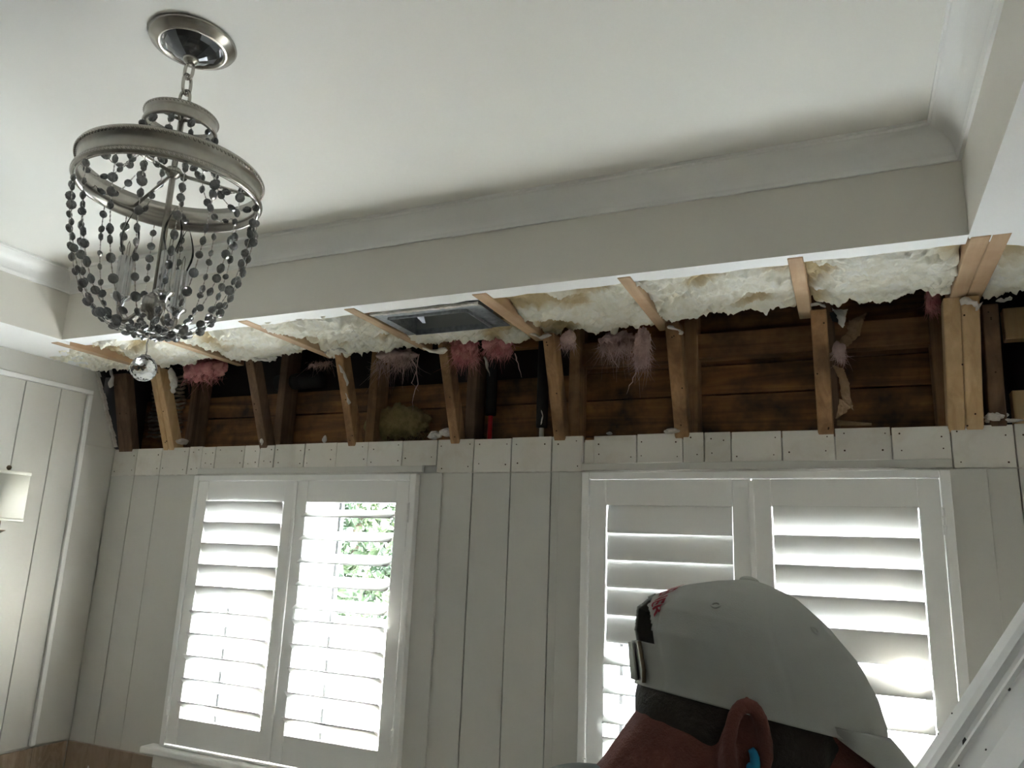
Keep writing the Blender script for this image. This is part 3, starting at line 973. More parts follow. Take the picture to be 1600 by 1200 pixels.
kp = empty('kraft_paper', P(1318, 560, 2.27), 'torn brown kraft paper hanging beside the reddish stud', 'paper')
Yk = 2.27
sheet('upper_sheet', 'kraft', [(P(1352, 490, Yk - .03), P(1354, 488, Yk - .04)), (P(1327, 500, Yk), P(1350, 500, Yk - .05)), (P(1322, 522, Yk), P(1342, 524, Yk - .03)), (P(1300, 540, Yk + .01), P(1326, 542, Yk))], kp, seed=3, crumple=.007)
sheet('lower_sheet', 'kraft', [(P(1300, 570, Yk), P(1318, 575, Yk - .02)), (P(1310, 590, Yk), P(1326, 595, Yk - .02)), (P(1316, 622, Yk), P(1330, 626, Yk)), (P(1322, 634, Yk), P(1334, 641, Yk))], kp, seed=4, crumple=.005)
sheet('curled_tip', 'kraft', [(P(1312, 622, Yk), P(1330, 636, Yk - .01)), (P(1306, 655, Yk), P(1320, 646, Yk))], kp, seed=5, crumple=.004)
tuft_at('pale pink fibreglass caught on the kraft paper', 1312, 558, 2.255, .014, .010, .018, 110, .035, 'pale_pink', 61, spread=.5)
sheet_w = empty('paper_scrap', P(1360, 493, 2.24), 'crumpled white and black paper scrap above the kraft paper', 'paper')
sheet('flap', 'white_paper', [(P(1300, 482, 2.22), P(1324, 484, 2.22)), (P(1306, 492, 2.22), P(1322, 497, 2.20)), (P(1312, 508, 2.22), P(1318, 512, 2.21))], sheet_w, seed=8, crumple=.006)
sheet('dark_flap', 'dark', [(P(1296, 488, 2.225), P(1310, 486, 2.225)), (P(1300, 502, 2.225), P(1314, 505, 2.225))], sheet_w, seed=9, crumple=.004)
o = MB().hexa([tuple(P(a, b, Yv)) for a, b, Yv in ((1308, 665, 2.33), (1362, 665, 2.33), (1362, 663, 2.35), (1308, 663, 2.35), (1308, 657, 2.33), (1362, 662, 2.33), (1362, 661, 2.35), (1308, 656, 2.35))]).build('wood_splinter', M['kraft'])
tag(o, 'flat pale wood splinter lying at the foot of the reddish stud', 'debris')

def crumb(px, py, Y, s, label, seed, mat='plaster', flat=.6, wide=1.3):
    random.seed(seed)
    c = P(px, py, Y)
    mb = MB().ball(c, s * wide, s, s * flat, 22, 14)
    mb.v = [tuple(c + (Vector(p) - c) * (1 + .55 * fbm(p[0] * 40 + seed, p[1] * 40, p[2] * 40, 4))) for p in mb.v]
    return tag(mb.build('plaster_crumb', M[mat]), label, 'debris', 'plaster crumbs on the wall top')
crumb(285, 690, 2.31, .020, 'plaster crumb at the foot of the pale doubled stud by the ball', 1)
crumb(411, 690, 2.30, .014, 'plaster crumb at the foot of the brown stud over the left window', 2, wide=.8, flat=1.2)
crumb(507, 686, 2.33, .010, 'tiny plaster crumb left of the plastered stud', 3, flat=1.4, wide=.6)
crumb(681, 680, 2.32, .022, 'left half of the plaster pile at the nail-holed stud', 4)
crumb(702, 676, 2.31, .024, 'right half of the plaster pile at the nail-holed stud', 5)
crumb(952, 677, 2.34, .008, 'small plaster crumb lying over the pulled-board gap', 6)
crumb(1050, 674, 2.30, .020, 'long plaster crumb at the foot of the stud over the right window', 7, flat=.35, wide=1.6)
crumb(1062, 668, 2.30, .012, 'jagged plaster crumb against the stud over the right window', 8, flat=1.0)
crumb(1556, 652, 2.31, .022, 'big plaster crumb at the foot of the dark weathered stud', 9)
crumb(1580, 657, 2.31, .013, 'flat plaster crumb at the far right end of the wall top', 10, flat=.4, wide=2)
# plaster smear and rags hanging on the studs
def smear(pts, Y, r_, label, seed, mat='plaster'):
    random.seed(seed)
    path = [P(a, b, Y) for a, b in pts]; out = []
    for i in range(len(path) - 1):
        for s in range(4): out.append(path[i].lerp(path[i + 1], s / 4))
    out.append(path[-1])
    mb = MB().tube(out, [r_ * random.uniform(.5, 1.2) * (1 if 0 < k < len(out) - 1 else .3) for k in range(len(out))], 12, True, .45)
    mb.v = [tuple(Vector(p) + Vector((noise.noise((p[0]*90, p[2]*90, seed)), 0, noise.noise((p[2]*90, p[0]*90, seed+5)))) * r_ * .5) for p in mb.v]
    return tag(mb.build('plaster_smear', M[mat], None, True), label, 'plaster')
smear([(524, 548), (532, 570), (540, 590), (543, 602)], 2.195, .011, 'upper white plaster smear on the narrow stud', 2)
smear([(539, 606), (544, 618), (545, 632)], 2.235, .012, 'lower white plaster smear on the narrow stud', 3)
smear([(170, 570), (176, 590), (172, 606)], 2.17, .012, 'white plaster drip at the left wall corner', 4)
smear([(268, 575), (272, 598), (270, 615)], 2.16, .017, 'torn plaster flap hanging on the pale doubled stud', 5, 'drywall_edge')
smear([(1500, 468), (1520, 474), (1532, 480)], 2.158, .020, 'grey plaster flap on top of the pale doubled stud', 6, 'drywall_edge')
smear([(1556, 470), (1572, 468), (1582, 466)], 2.17, .012, 'plaster lump under the foam at the right edge', 7, 'drywall_edge')
smear([(395, 560), (420, 563), (432, 558)], 2.165, .016, 'grey plaster knot above the brown stud', 8, 'drywall_edge')
smear([(508, 550), (530, 545), (545, 553)], 2.165, .018, 'grey plaster knot above the narrow stud', 9, 'drywall_edge')
smear([(660, 545), (685, 550), (700, 545)], 2.165, .016, 'grey plaster knot above the nail-holed stud', 10, 'drywall_edge')
smear([(820, 515), (845, 528), (862, 522)], 2.165, .013, 'grey plaster knot above the split-grained stud', 11, 'drywall_edge')
smear([(1040, 510), (1060, 515), (1066, 522)], 2.160, .012, 'white plaster knot above the stud over the right window', 12, 'plaster')
smear([(1262, 478), (1280, 474), (1290, 480)], 2.160, .011, 'white plaster cap on the reddish stud', 13, 'plaster')
smear([(845, 664), (848, 650), (846, 640)], 2.30, .004, 'pale paint drip beside the white pipe', 14, 'plaster')

# wire lath sheet in the first bay
root = empty('wire_lath', P(232, 620, 2.40), 'old ribbed plaster lath in the bay behind the crystal ball', 'lath')
for k in range(16):
    z0 = CZ + .46 + k * .018
    zz_ = [(XL + .05 + .012 * math.sin(k), z0)]
    MB().tube([(zz_[0][0] + .20 * s / 8, 2.420 - .004 * math.sin(s * 1.7 + k), z0 + .003 * math.sin(s * 2.1 + k * 1.3)) for s in range(9)], .0062, 8).build('rib', M['lath'], root, True)

# ------------------------------------------------------------------ chandelier
CX, CY = -1.120, .910
def Zd(d): return ZC - d
ch = empty('chandelier', (CX, CY, ZC), 'silver chandelier hung with smoky crystal strands and a clear ball', 'chandelier')
C0 = (CX, CY, ZC)
MB().lathe([(.0, 0), (.080, 0), (.081, -.004), (.078, -.009), (.070, -.012), (.066, -.017), (.060, -.019), (.056, -.016), (.054, -.010)], C0, 56).build('canopy', M['nickel'], ch, True)
mb = MB()
mb.lathe([(.056, -.012), (.046, -.022), (.030, -.032), (.012, -.040)], C0, 14)
mb.build('mirror_dome', M['mirror'], ch)
MB().lathe([(0, -.036), (.013, -.036), (.015, -.040), (.013, -.046), (.008, -.050), (.0, -.054)], C0, 24).build('hub', M['nickel'], ch, True)
def chain_link(cz, ang, h=.038, w=.020, r_=.0032):
    pts = []; n = 28
    for i in range(n + 1):
        a = 2 * math.pi * i / n
        x = w / 2 * math.copysign(abs(math.cos(a)) ** .8, math.cos(a)); z = h / 2 * math.copysign(abs(math.sin(a)) ** .8, math.sin(a))
        pts.append((CX + x * math.cos(ang), CY + x * math.sin(ang), cz + z))
    MB().tube(pts, r_, 8, False).build('chain_link', M['nickel'], ch, True)
chain_link(Zd(.066), .2, .034, .018); chain_link(Zd(.096), 1.7, .042); chain_link(Zd(.130), .3, .042); chain_link(Zd(.158), 1.8, .034, .018)
# small upper ring
MB().lathe([(.062, -.165), (.0655, -.166), (.0665, -.171), (.064, -.175), (.064, -.187), (.0665, -.191), (.0655, -.196), (.061, -.197), (.060, -.18)], C0, 64, True).build('upper_ring', M['nickel'], ch, True)
mb = MB()
for k in range(3):
    a = k * 2 * math.pi / 3 + .4
    mb.tube([(CX, CY, Zd(.172)), (CX + .062 * math.cos(a), CY + .062 * math.sin(a), Zd(.178))], .003, 8)
mb.build('spoke', M['nickel'], ch, True)
# large ring
RB = .160
MB().lathe([(RB - .006, -.280), (RB + .001, -.280), (RB + .003, -.284), (RB + .001, -.289), (RB - .003, -.294), (RB - .004, -.308), (RB - .002, -.318),
            (RB + .002, -.322), (RB + .003, -.327), (RB, -.331), (RB - .007, -.331), (RB - .008, -.31)], C0, 96, True).build('large_ring', M['nickel'], ch, True)
def rope(r_, z, n, s):
    mb = MB()
    for i in range(n):
        a = 2 * math.pi * i / n
        rot = Matrix.Rotation(a, 3, 'Z') @ Matrix.Rotation(.6, 3, 'X')
        mb.ball((CX + r_ * math.cos(a), CY + r_ * math.sin(a), Zd(z)), s * .8, s * .8, s * 1.35, 6, 4, rot)
    mb.build('rope_trim', M['nickel'], ch, True)
rope(RB + .0015, .2865, 130, .0033); rope(RB + .0015, .3245, 130, .0030); rope(.0655, .169, 60, .0026)
# stem, spokes, hub, arms
MB().tube([(CX, CY, Zd(.165)), (CX, CY, Zd(.545))], .0055, 16).build('stem', M['nickel'], ch, True)
MB().lathe([(.0, -.272), (.012, -.274), (.017, -.281), (.012, -.288), (.0065, -.293)], C0, 24).build('stem_collar', M['nickel'], ch, True)
for k in range(3):
    a = k * 2 * math.pi / 3 + .75
    MB().tube([(CX, CY, Zd(.283)), (CX + (RB - .007) * math.cos(a), CY + (RB - .007) * math.sin(a), Zd(.302))], .0033, 10).build('spoke', M['nickel'], ch, True)
MB().lathe([(.0, -.520), (.010, -.521), (.013, -.526), (.019, -.530), (.021, -.545), (.019, -.556), (.010, -.560), (.006, -.570), (.0, -.573)], C0, 28).build('lower_hub', M['nickel'], ch, True)
for k, a in enumerate((math.radians(215), math.radians(335), math.radians(95))):
    ca, sa = math.cos(a), math.sin(a)
    R_ = .056
    pts = []
    for i in range(13):
        s = i / 12
        pts.append((CX + ca * (.016 + (R_ - .016) * math.sin(s * math.pi / 2)), CY + sa * (.016 + (R_ - .016) * math.sin(s * math.pi / 2)), Zd(.550 + .026 * math.sin(s * math.pi) - .002 * s)))
    arm = MB().tube(pts, .0045, 10).build('candle_arm', M['nickel'], ch, True)
    cc = (CX + ca * R_, CY + sa * R_, ZC)
    def sub(o, p): o.parent = p; o.matrix_parent_inverse = Matrix.Identity(4); return o
    sub(MB().lathe([(.0, -.552), (.006, -.549), (.008, -.541), (.016, -.535), (.017, -.531), (.012, -.531), (.0, -.533)], cc, 24).build('drip_cup', M['chrome'], None, True), arm)
    mb = MB(); n = 24
    prof = []
    for zz_ in (-.532, -.458):
        for q in range(n):
            r_ = .0125 + .0009 * (1 if q % 2 else -1); an = 2 * math.pi * q / n
            prof.append((cc[0] + r_ * math.cos(an), cc[1] + r_ * math.sin(an), cc[2] + zz_))
    mb.add(prof, [(q, (q + 1) % n, n + (q + 1) % n, n + q) for q in range(n)] + [tuple(range(n, 2 * n))])
    sub(mb.build('candle_sleeve', M['chrome'], None), arm)
    sub(MB().lathe([(.008, -.458), (.0095, -.452), (.0145, -.436), (.0160, -.423), (.0145, -.408), (.0100, -.392), (.0055, -.380), (.0022, -.372), (.0, -.369)], cc, 24).build('bulb', M['bulb'], None, True), arm)
    sub(MB().tube([(cc[0] - .004, cc[1], Zd(.456)), (cc[0] - .003, cc[1], Zd(.433)), (cc[0], cc[1], Zd(.426)), (cc[0] + .003, cc[1], Zd(.433)), (cc[0] + .004, cc[1], Zd(.456))], .0008, 6).build('filament', M['nickel'], None), arm)

# crystal beads: one faceted mesh, shared
def bead_mesh():
    mb = MB(); n = 10; R_ = .0082; t_ = .0046
    vs_ = [(0, -t_, 0), (0, t_, 0)]
    for r_, y in ((R_ * .55, -t_ * .95), (R_, -t_ * .25), (R_, t_ * .25), (R_ * .55, t_ * .95)):
        for k in range(n):
            a = 2 * math.pi * k / n
            vs_.append((r_ * math.cos(a), y, r_ * 1.06 * math.sin(a)))
    fs = []
    for k in range(n):
        k2 = (k + 1) % n
        fs.append((0, 2 + k2, 2 + k)); fs.append((1, 2 + 3 * n + k, 2 + 3 * n + k2))
        for l in range(3):
            fs.append((2 + l*n + k, 2 + l*n + k2, 2 + (l+1)*n + k2, 2 + (l+1)*n + k))
    mb.add(vs_, fs)
    me = mb.mesh('bead'); me.materials.append(M['bead'])
    return me
BEAD = bead_mesh()
def strand(path, gaps, scale=1.0):
    # path: list of Vectors; a fine chain with beads at the given arc lengths
    acc = [0]
    for i in range(1, len(path)): acc.append(acc[-1] + (path[i] - path[i - 1]).length)
    n = max(8, int(acc[-1] / .0035)); pts = []
    def at(s):
        for i in range(1, len(path)):
            if s <= acc[i] + 1e-9:
                f_ = (s - acc[i - 1]) / max(1e-9, acc[i] - acc[i - 1]); return path[i - 1].lerp(path[i], f_), (path[i] - path[i - 1]).normalized()
        return path[-1], (path[-1] - path[-2]).normalized()
    for k in range(n + 1): pts.append(at(acc[-1] * k / n)[0])
    so = MB().tube(pts, [.0013 if k % 2 else .0007 for k in range(n + 1)], 5).build('strand', M['chain'], ch)
    for g in gaps:
        s = g * acc[-1]
        p, d = at(s)
        o = bpy.data.objects.new('bead', BEAD); COL.objects.link(o)
        o.parent = so
        q = d.to_track_quat('Z', 'Y') @ Matrix.Rotation(random.uniform(0, math.pi), 3, 'Z').to_quaternion()
        o.rotation_mode = 'QUATERNION'; o.rotation_quaternion = q; o.location = p
        k = scale * random.uniform(.74, 1.10); o.scale = (k, k, k)
        o.matrix_parent_inverse = Matrix.Identity(4)
random.seed(17)
NS = 18
def zrel(p): return Vector((p[0], p[1], p[2]))
for k in range(NS):
    a = 2 * math.pi * (k + .3) / NS + random.uniform(-.05, .05)
    path = []
    for i in range(25):
        s = i / 24
        th = s * math.pi / 2
        r_ = .020 + (.158 - .020) * (max(0.0, math.cos(th)) ** .72)
        z = .331 + .262 * (math.sin(th) ** 1.12)
        # linger near the ring radius before turning in
        path.append(Vector((CX + r_ * math.cos(a), CY + r_ * math.sin(a), Zd(z))))
    n = 12; gaps = [min(.985, max(.03, (i + .55 + random.uniform(-.28, .28)) / n)) for i in range(n)]
    strand(path, gaps)
for k in range(12):        # short strands between the two rings
    a = 2 * math.pi * k / 12 + .1
    path = [Vector((CX + (.063 + .014 * math.sin(s * math.pi / 2)) * math.cos(a), CY + (.063 + .014 * math.sin(s * math.pi / 2)) * math.sin(a), Zd(.196 + .09 * s))) for s in [i / 8 for i in range(9)]]
    strand(path, [.12, .38, .64, .90])
for k in range(10):        # swags from the stem collar zone out to the large ring
    a = 2 * math.pi * (k + .5) / 10
    path = [Vector((CX + (.075 + .078 * s) * math.cos(a), CY + (.075 + .078 * s) * math.sin(a), Zd(.285 + .030 * math.sin(s * math.pi) + .02 * s))) for s in [i / 8 for i in range(9)]]
    strand(path, [.2, .5, .8])
MB().lathe([(.019, -.590), (.0215, -.592), (.0215, -.595), (.019, -.597)], C0, 32, True).build('bottom_ring', M['chain'], ch, True)
MB().tube([(CX, CY, Zd(.573)), (CX + .002, CY, Zd(.600)), (CX - .002, CY, Zd(.615)), (CX + .001, CY, Zd(.628)), (CX, CY, Zd(.637))], .0012, 6).build('hook_wire', M['chain'], ch, True)
# faceted ball
mb = MB(); RC = .0228; cz = Zd(.660); rows = []
for i in range(9):
    th = math.pi * i / 8
    rows.append([(CX + RC * math.sin(th) * math.cos(2*math.pi*(k + .5*(i % 2))/12), CY + RC * math.sin(th) * math.sin(2*math.pi*(k + .5*(i % 2))/12), cz + RC * math.cos(th)) for k in range(12)] if 0 < i < 8 else [(CX, CY, cz + RC * math.cos(th) * .97)])
base = [0]; vs_ = []
idx = []
for r_ in rows:
    idx.append(list(range(len(vs_), len(vs_) + len(r_)))); vs_ += r_
fs = []
for i in range(8):
    A, B = idx[i], idx[i + 1]
    for k in range(12):
        if len(A) == 1: fs.append((A[0], B[k], B[(k + 1) % 12]))
        elif len(B) == 1: fs.append((A[k], B[0], A[(k + 1) % 12]))
        elif i % 2: fs.append((A[k], B[(k + 1) % 12], A[(k + 1) % 12])); fs.append((A[k], B[k], B[(k + 1) % 12]))
        else: fs.append((A[k], B[k], A[(k + 1) % 12])); fs.append((A[(k + 1) % 12], B[k], B[(k + 1) % 12]))
mb.add(vs_, fs); mb.build('crystal_ball', M['ball'], ch)
MB().lathe([(0, .002), (.008, .001), (.009, -.002), (.006, -.0035)], (CX, CY, cz + RC), 16).build('ball_cap', M['chain'], ch, True)

# ------------------------------------------------------------------ wall sconce
sp = at_x(6, 775, XL + .105)
sx_, sy_ = XL + .105, sp.y
zt_, zb_ = at_x(42, 741, sx_).z, at_x(38, 815, sx_).z
sc = empty('wall_sconce', (XL + .008, sy_, (zt_ + zb_) / 2), 'wall lamp with a cream drum shade at the left edge', 'lamp')
RS = .072
MB().lathe([(RS, 0), (RS + .001, zb_ - zt_), (RS - .002, zb_ - zt_), (RS - .003, 0)], (sx_, sy_, zt_), 48, True).build('lamp_shade', M['shade'], sc, True)
MB().lathe([(RS + .0022, .002), (RS + .0022, -.010), (RS - .003, -.010), (RS - .003, .002)], (sx_, sy_, zt_), 48, True).build('shade_trim', M['shade'], sc, True)
MB().lathe([(RS + .0028, .008), (RS + .0028, -.002), (RS - .003, -.002), (RS - .003, .008)], (sx_, sy_, zb_), 48, True).build('shade_trim', M['shade'], sc, True)
mb = MB()
for k in range(3):
    a = k * 2.094 + .3
    mb.tube([(sx_, sy_, zt_ - .004), (sx_ + (RS - .003) * math.cos(a), sy_ + (RS - .003) * math.sin(a), zt_ - .004)], .0015, 6)
mb.build('spider', M['bronze'], sc)
MB().lathe([(0, .026), (.006, .024), (.009, .018), (.007, .011), (.003, .008), (.004, .002), (.006, 0), (0, -.004)], (sx_, sy_, zt_), 20).build('finial', M['bronze'], sc, True)
MB().tube([(sx_, sy_, zt_ - .004), (sx_, sy_, zb_ - .045)], .006, 12).build('post', M['bronze'], sc, True)
pts = [(sx_, sy_, zb_ - .045), (sx_, sy_, zb_ - .065), (sx_ - .02, sy_, zb_ - .085), (sx_ - .06, sy_, zb_ - .08), (XL + .018, sy_, zb_ - .06)]
MB().tube(pts, .006, 12).build('arm', M['bronze'], sc, True)
MB().tube([(XL + .008, sy_, zb_ - .06), (XL + .020, sy_, zb_ - .06)], .045, 28).build('backplate', M['bronze'], sc, True)
MB().lathe([(0, .01), (.022, .012), (.026, .016), (.012, .006), (.004, 0)], (sx_, sy_, zb_ - .05), 24).build('drip_cup', M['bronze'], sc, True)

# ------------------------------------------------------------------ tiled splash and counter in the left corner
ZT = CZ - .795
bs = empty('tile_backsplash', (XL + .01, 2.27, ZT - .15), 'brown travertine tile splash in the corner at bottom left', 'tiles')
XE = -2.438
n = 4
for i in range(n):
    a, b = XL + .018 + (XE - XL - .018) * i / n, XL + .018 + (XE - XL - .018) * (i + 1) / n
    MB().box(a + .001, b - .001, 2.286, 2.2995, ZT - .155, ZT).build('tile', M['tile'], bs, bevel=.001, segs=1)
for i in range(7):
    a = 2.284 - i * .145
    MB().box(XL + .0085, XL + .018, a - .143, a, ZT - .155, ZT).build('tile', M['tile'], bs, bevel=.001, segs=1)
ct = empty('vanity_counter', (XL + .3, 1.8, ZT - .19), 'stone counter under the tile splash', 'counter')
MB().box(XL + .009, XE - .0, 1.25, 2.284, ZT - .19, ZT - .158).build('slab', M['stone'], ct, bevel=.004)
MB().box(XL + .009, XE - .03, 1.28, 2.284, .09, ZT - .191).build('cabinet', M['trim'], ct, bevel=.003)
for k in range(2):
    dr = MB().box(XE - .03, XE - .012, 1.30 + k * .49, 1.77 + k * .49, .13, ZT - .24).build('door', M['trim'], ct, bevel=.003)
    MB().ball((XE, 1.70 + k * .16, ZT - .36), .012).build('knob', M['nickel'], dr, True).matrix_parent_inverse = Matrix.Identity(4)
MB().box(XL + .03, XE - .07, 1.30, 2.28, 0, .09).build('plinth', M['dark'], ct)
tp = at_y(139, 1196, 2.20)
random.seed(4)
mb = MB(); hh = tp.z - (ZT - .158)
mb.lathe([(0, 0), (.020, 0), (.024, .01), (.020, hh * .5), (.008, hh * .8), (.002, hh)], (tp.x, 2.20, ZT - .158), 24)
mb.v = [(p[0] + .012 * noise.noise((p[2] * 30, p[0] * 40, 1)) * (p[2] - ZT + .158) / hh, p[1] + .012 * noise.noise((p[2] * 30, p[1] * 40, 7)) * (p[2] - ZT + .158) / hh, p[2]) for p in mb.v]
tag(mb.build('tissue', M['white_paper'], None, True), 'tip of a white tissue standing in the tiled corner', 'tissue')

# ------------------------------------------------------------------ white moulding board leaning at lower right
B1 = ray(1430, 1200) * 1.0; B2 = ray(1600, 940) * .95
bd = (B2 - B1).normalized()
mid = (B1 + B2) / 2
nrm = (-mid.normalized() * .55 + Vector((-.42, .0, .6)))
nrm = (nrm - bd * nrm.dot(bd)).normalized()
wv = bd.cross(nrm).normalized()
def scr_(p): return Vector((p.dot(rgt) / p.dot(fwd), p.dot(upv) / p.dot(fwd)))
pv = scr_(mid + wv * .05) - scr_(mid)
if pv.x - pv.y < 0: wv = -wv
if nrm.dot(-mid) < 0: nrm = -nrm
base_p = B1 + Vector((0, 0, CZ))
lo = (base_p.z - .03) / bd.z
hi = (XR - .02 - base_p.x - max(0, wv.x * .225) - abs(nrm.x) * .01) / bd.x
pr = [(0, -.016), (0, 0), (.018, .004), (.030, .0045), (.034, -.002), (.039, -.004), (.043, .0005), (.047, .001), (.050, -.003), (.075, -.006), (.115, -.003), (.118, .001), (.122, .001), (.126, -.004), (.21, -.006), (.225, -.010), (.225, -.018)]
A_, B_ = base_p - bd * lo, base_p + bd * hi
bw = empty('moulding_board', A_, 'long white moulding board with nail holes leaning at lower right', 'board')
mb = MB(); k = len(pr)
vs_ = [tuple(A_ + wv * a + nrm * b) for a, b in pr] + [tuple(B_ + wv * a + nrm * b) for a, b in pr]
mb.add(vs_, [(i, (i + 1) % k, k + (i + 1) % k, k + i) for i in range(k)] + [tuple(range(k)), tuple(range(2 * k - 1, k - 1, -1))])
mb.build('board', M['soffit'], bw)
def hole(px, py, rl, rw, ang):
    d = ray(px, py); pc = A_ + wv * .08 + nrm * (-.0045)
    s = (pc - Vector((0, 0, CZ))).dot(nrm) / d.dot(nrm)
    c = d * s + Vector((0, 0, CZ)); w_ = (c - A_).dot(wv)
    h = 0
    for (a0, b0), (a1, b1) in zip(pr[1:-1], pr[2:]):
        if a0 <= w_ <= a1 and a1 > a0: h = b0 + (b1 - b0) * (w_ - a0) / (a1 - a0)
    c = A_ + bd * (c - A_).dot(bd) + wv * w_ + nrm * (h + .0006)
    e1 = bd * math.cos(ang) + wv * math.sin(ang); e2 = nrm.cross(e1)
    ring = [c + e1 * (rl * math.cos(2*math.pi*q/12)) + e2 * (rw * math.sin(2*math.pi*q/12)) for q in range(12)]
    MB().add([tuple(p) for p in ring] + [tuple(p - nrm * .002) for p in ring], [tuple(range(12))] + [(q, (q+1) % 12, 12 + (q+1) % 12, 12 + q) for q in range(12)]).build('nail_hole', M['dark'], bw)
hole(1509, 1162, .009, .0032, -.9); hole(1579, 1078, .0022, .0016, 0); hole(1493, 1117, .0012, .001, 0); hole(1540, 1171, .0014, .001, 0); hole(1500, 1197, .0014, .001, 0); hole(1471, 1149, .001, .0009, 0)

# ------------------------------------------------------------------ person
D = .62; K = D / F
T = math.radians(14.5); YH = math.radians(19)
vd = ray(1183, 1097).normalized()
vr = (rgt - vd * vd.dot(rgt)).normalized(); vu = vr.cross(vd)
e1 = vr * math.cos(T) - vu * math.sin(T)
e2 = vr * math.sin(T) + vu * math.cos(T)
hf = e1 * math.cos(YH) + vd * math.sin(YH)
hs = e1 * math.sin(YH) - vd * math.cos(YH)       # his right side, towards the viewer
HO = ray(1183, 1097) * D + Vector((0, 0, CZ))
def H(a, b, c): return HO + hf * a + hs * b + e2 * c
HR = Matrix((hf, hs, e2)).transposed()

def voxel(mb, name, mat, parent, vox, smooth_it=6):
    me = bpy.data.meshes.new('tmp'); me.from_pydata(mb.v, [], mb.f)
    bm = bmesh.new(); bm.from_mesh(me); bmesh.ops.recalc_face_normals(bm, faces=bm.faces); bm.to_mesh(me); bm.free()
    o = bpy.data.objects.new('tmp', me); COL.objects.link(o)
    r_ = o.modifiers.new('r', 'REMESH'); r_.mode = 'VOXEL'; r_.voxel_size = vox
    s = o.modifiers.new('s', 'SMOOTH'); s.factor = .5; s.iterations = smooth_it
    dg = bpy.context.evaluated_depsgraph_get(); dg.update()
    me2 = bpy.data.meshes.new_from_object(o.evaluated_get(dg))
    bpy.data.objects.remove(o)
    me2.name = name; me2.materials.clear()
    return link(name, me2, M[mat], parent, True)
def limb(mb, pts, rads, n=18, flat=1.0):
    out = []; rr = []
    for i in range(len(pts) - 1):
        for s in range(5):
            out.append(Vector(pts[i]).lerp(Vector(pts[i + 1]), s / 5)); rr.append(rads[i] + (rads[i + 1] - rads[i]) * s / 5)
    out.append(Vector(pts[-1])); rr.append(rads[-1])
    mb.tube(out, rr, n, True, flat)
    mb.ball(pts[0], rads[0], n=14, m=10); mb.ball(pts[-1], rads[-1], n=14, m=10)

bfw = Vector((hf.x, hf.y, 0)).normalized(); brt = Vector((hs.x, hs.y, 0)).normalized(); bz = Vector((0, 0, 1))
C7 = H(-.110, 0, -.165)
hip = Vector((C7.x, C7.y, 0)) - bfw * .20; hip.z = .97
def BP(p, f_, s_, u_): return p + bfw * f_ + brt * s_ + bz * u_
chest = C7.lerp(hip, .32) ; waist = C7.lerp(hip, .72)
shR = BP(C7, -.005, .185, -.075); shL = BP(C7, -.005, -.185, -.075)
elR = BP(shR, .10, .06, -.27); elL = BP(shL, .12, -.05, -.27)
wrR = BP(elR, .22, -.06, -.06); wrL = BP(elL, .23, .05, -.03)
hpR, hpL = BP(hip, 0, .09, -.04), BP(hip, 0, -.09, -.04)
knR, knL = BP(hpR, .05, .02, -.45), BP(hpL, .07, -.02, -.45)
anR, anL = BP(knR, -.06, .01, 0), BP(knL, -.02, -.01, 0)
anR.z = anL.z = .09

body = MB()
body.ball(H(-.006, 0, .000), .088, .072, .078, 32, 22, HR)            # skull
body.ball(H(.040, 0, -.045), .052, .060, .075, 26, 18, HR)            # face
body.ball(H(.052, 0, -.108), .036, .042, .036, 22, 14, HR)            # jaw
limb(body, [H(.025, .045, -.10), H(.062, .02, -.128)], [.020, .018]); limb(body, [H(.025, -.045, -.10), H(.062, -.02, -.128)], [.020, .018])
limb(body, [H(.086, 0, -.030), H(.104, 0, -.062)], [.009, .013])      # nose
body.ball(H(.086, 0, -.096), .012, .022, .008, 14, 8, HR)             # lips
body.ball(H(.084, 0, -.014), .012, .045, .010, 14, 8, HR)             # brow
for s in (1, -1):
    body.ball(H(.080, .030 * s, -.034), .011, .014, .009, 12, 8, HR)  # eyes
    body.ball(H(.060, .048 * s, -.066), .024, .016, .020, 14, 10, HR) # cheeks
    # ear: helix, lobe, concha plate
    pts = []; ea, ec = -.030, -.034
    for i in range(13):
        t_ = -0.5 + 4.1 * i / 12
        pts.append(H(ea + .0135 * math.cos(t_) - .007 * math.sin(t_), (.0805 + .005 * math.sin(t_ * .7)) * s, ec + .031 * math.sin(t_) + .004 * math.cos(t_)))
    body.tube(pts, [.0042, .005, .0052, .0054, .0056, .0056, .0056, .0056, .0056, .0054, .0054, .0054, .005], 10)
    limb(body, [H(ea - .013, .0755 * s, ec - .008), H(ea - .002, .0765 * s, ec - .034)], [.006, .008])
    body.ball(H(ea - .003, .0690 * s, ec), .0135, .0088, .029, 18, 10, HR)
    limb(body, [H(ea + .008, .0755 * s, ec - .016), H(ea + .010, .0755 * s, ec - .004)], [.005, .004])
limb(body, [H(-.030, 0, -.040), H(-.066, 0, -.105), H(-.100, 0, -.160)], [.064, .060, .068])
limb(body, [C7, chest, waist, hip], [.075, .125, .125, .135], 24)
limb(body, [shR, BP(C7, .0, .05, -.05)], [.062, .075]); limb(body, [shL, BP(C7, .0, -.05, -.05)], [.062, .075])
limb(body, [BP(chest, .02, .08, 0), BP(waist, .02, .05, 0)], [.10, .10]); limb(body, [BP(chest, .02, -.08, 0), BP(waist, .02, -.05, 0)], [.10, .10])
limb(body, [shR, elR, wrR], [.056, .042, .029]); limb(body, [shL, elL, wrL], [.056, .042, .029])
limb(body, [hpR, knR, anR], [.092, .060, .042]); limb(body, [hpL, knL, anL], [.092, .060, .042])
for an in (anR, anL):
    limb(body, [BP(an, -.03, 0, -.045), BP(an, .14, 0, -.055)], [.038, .030])
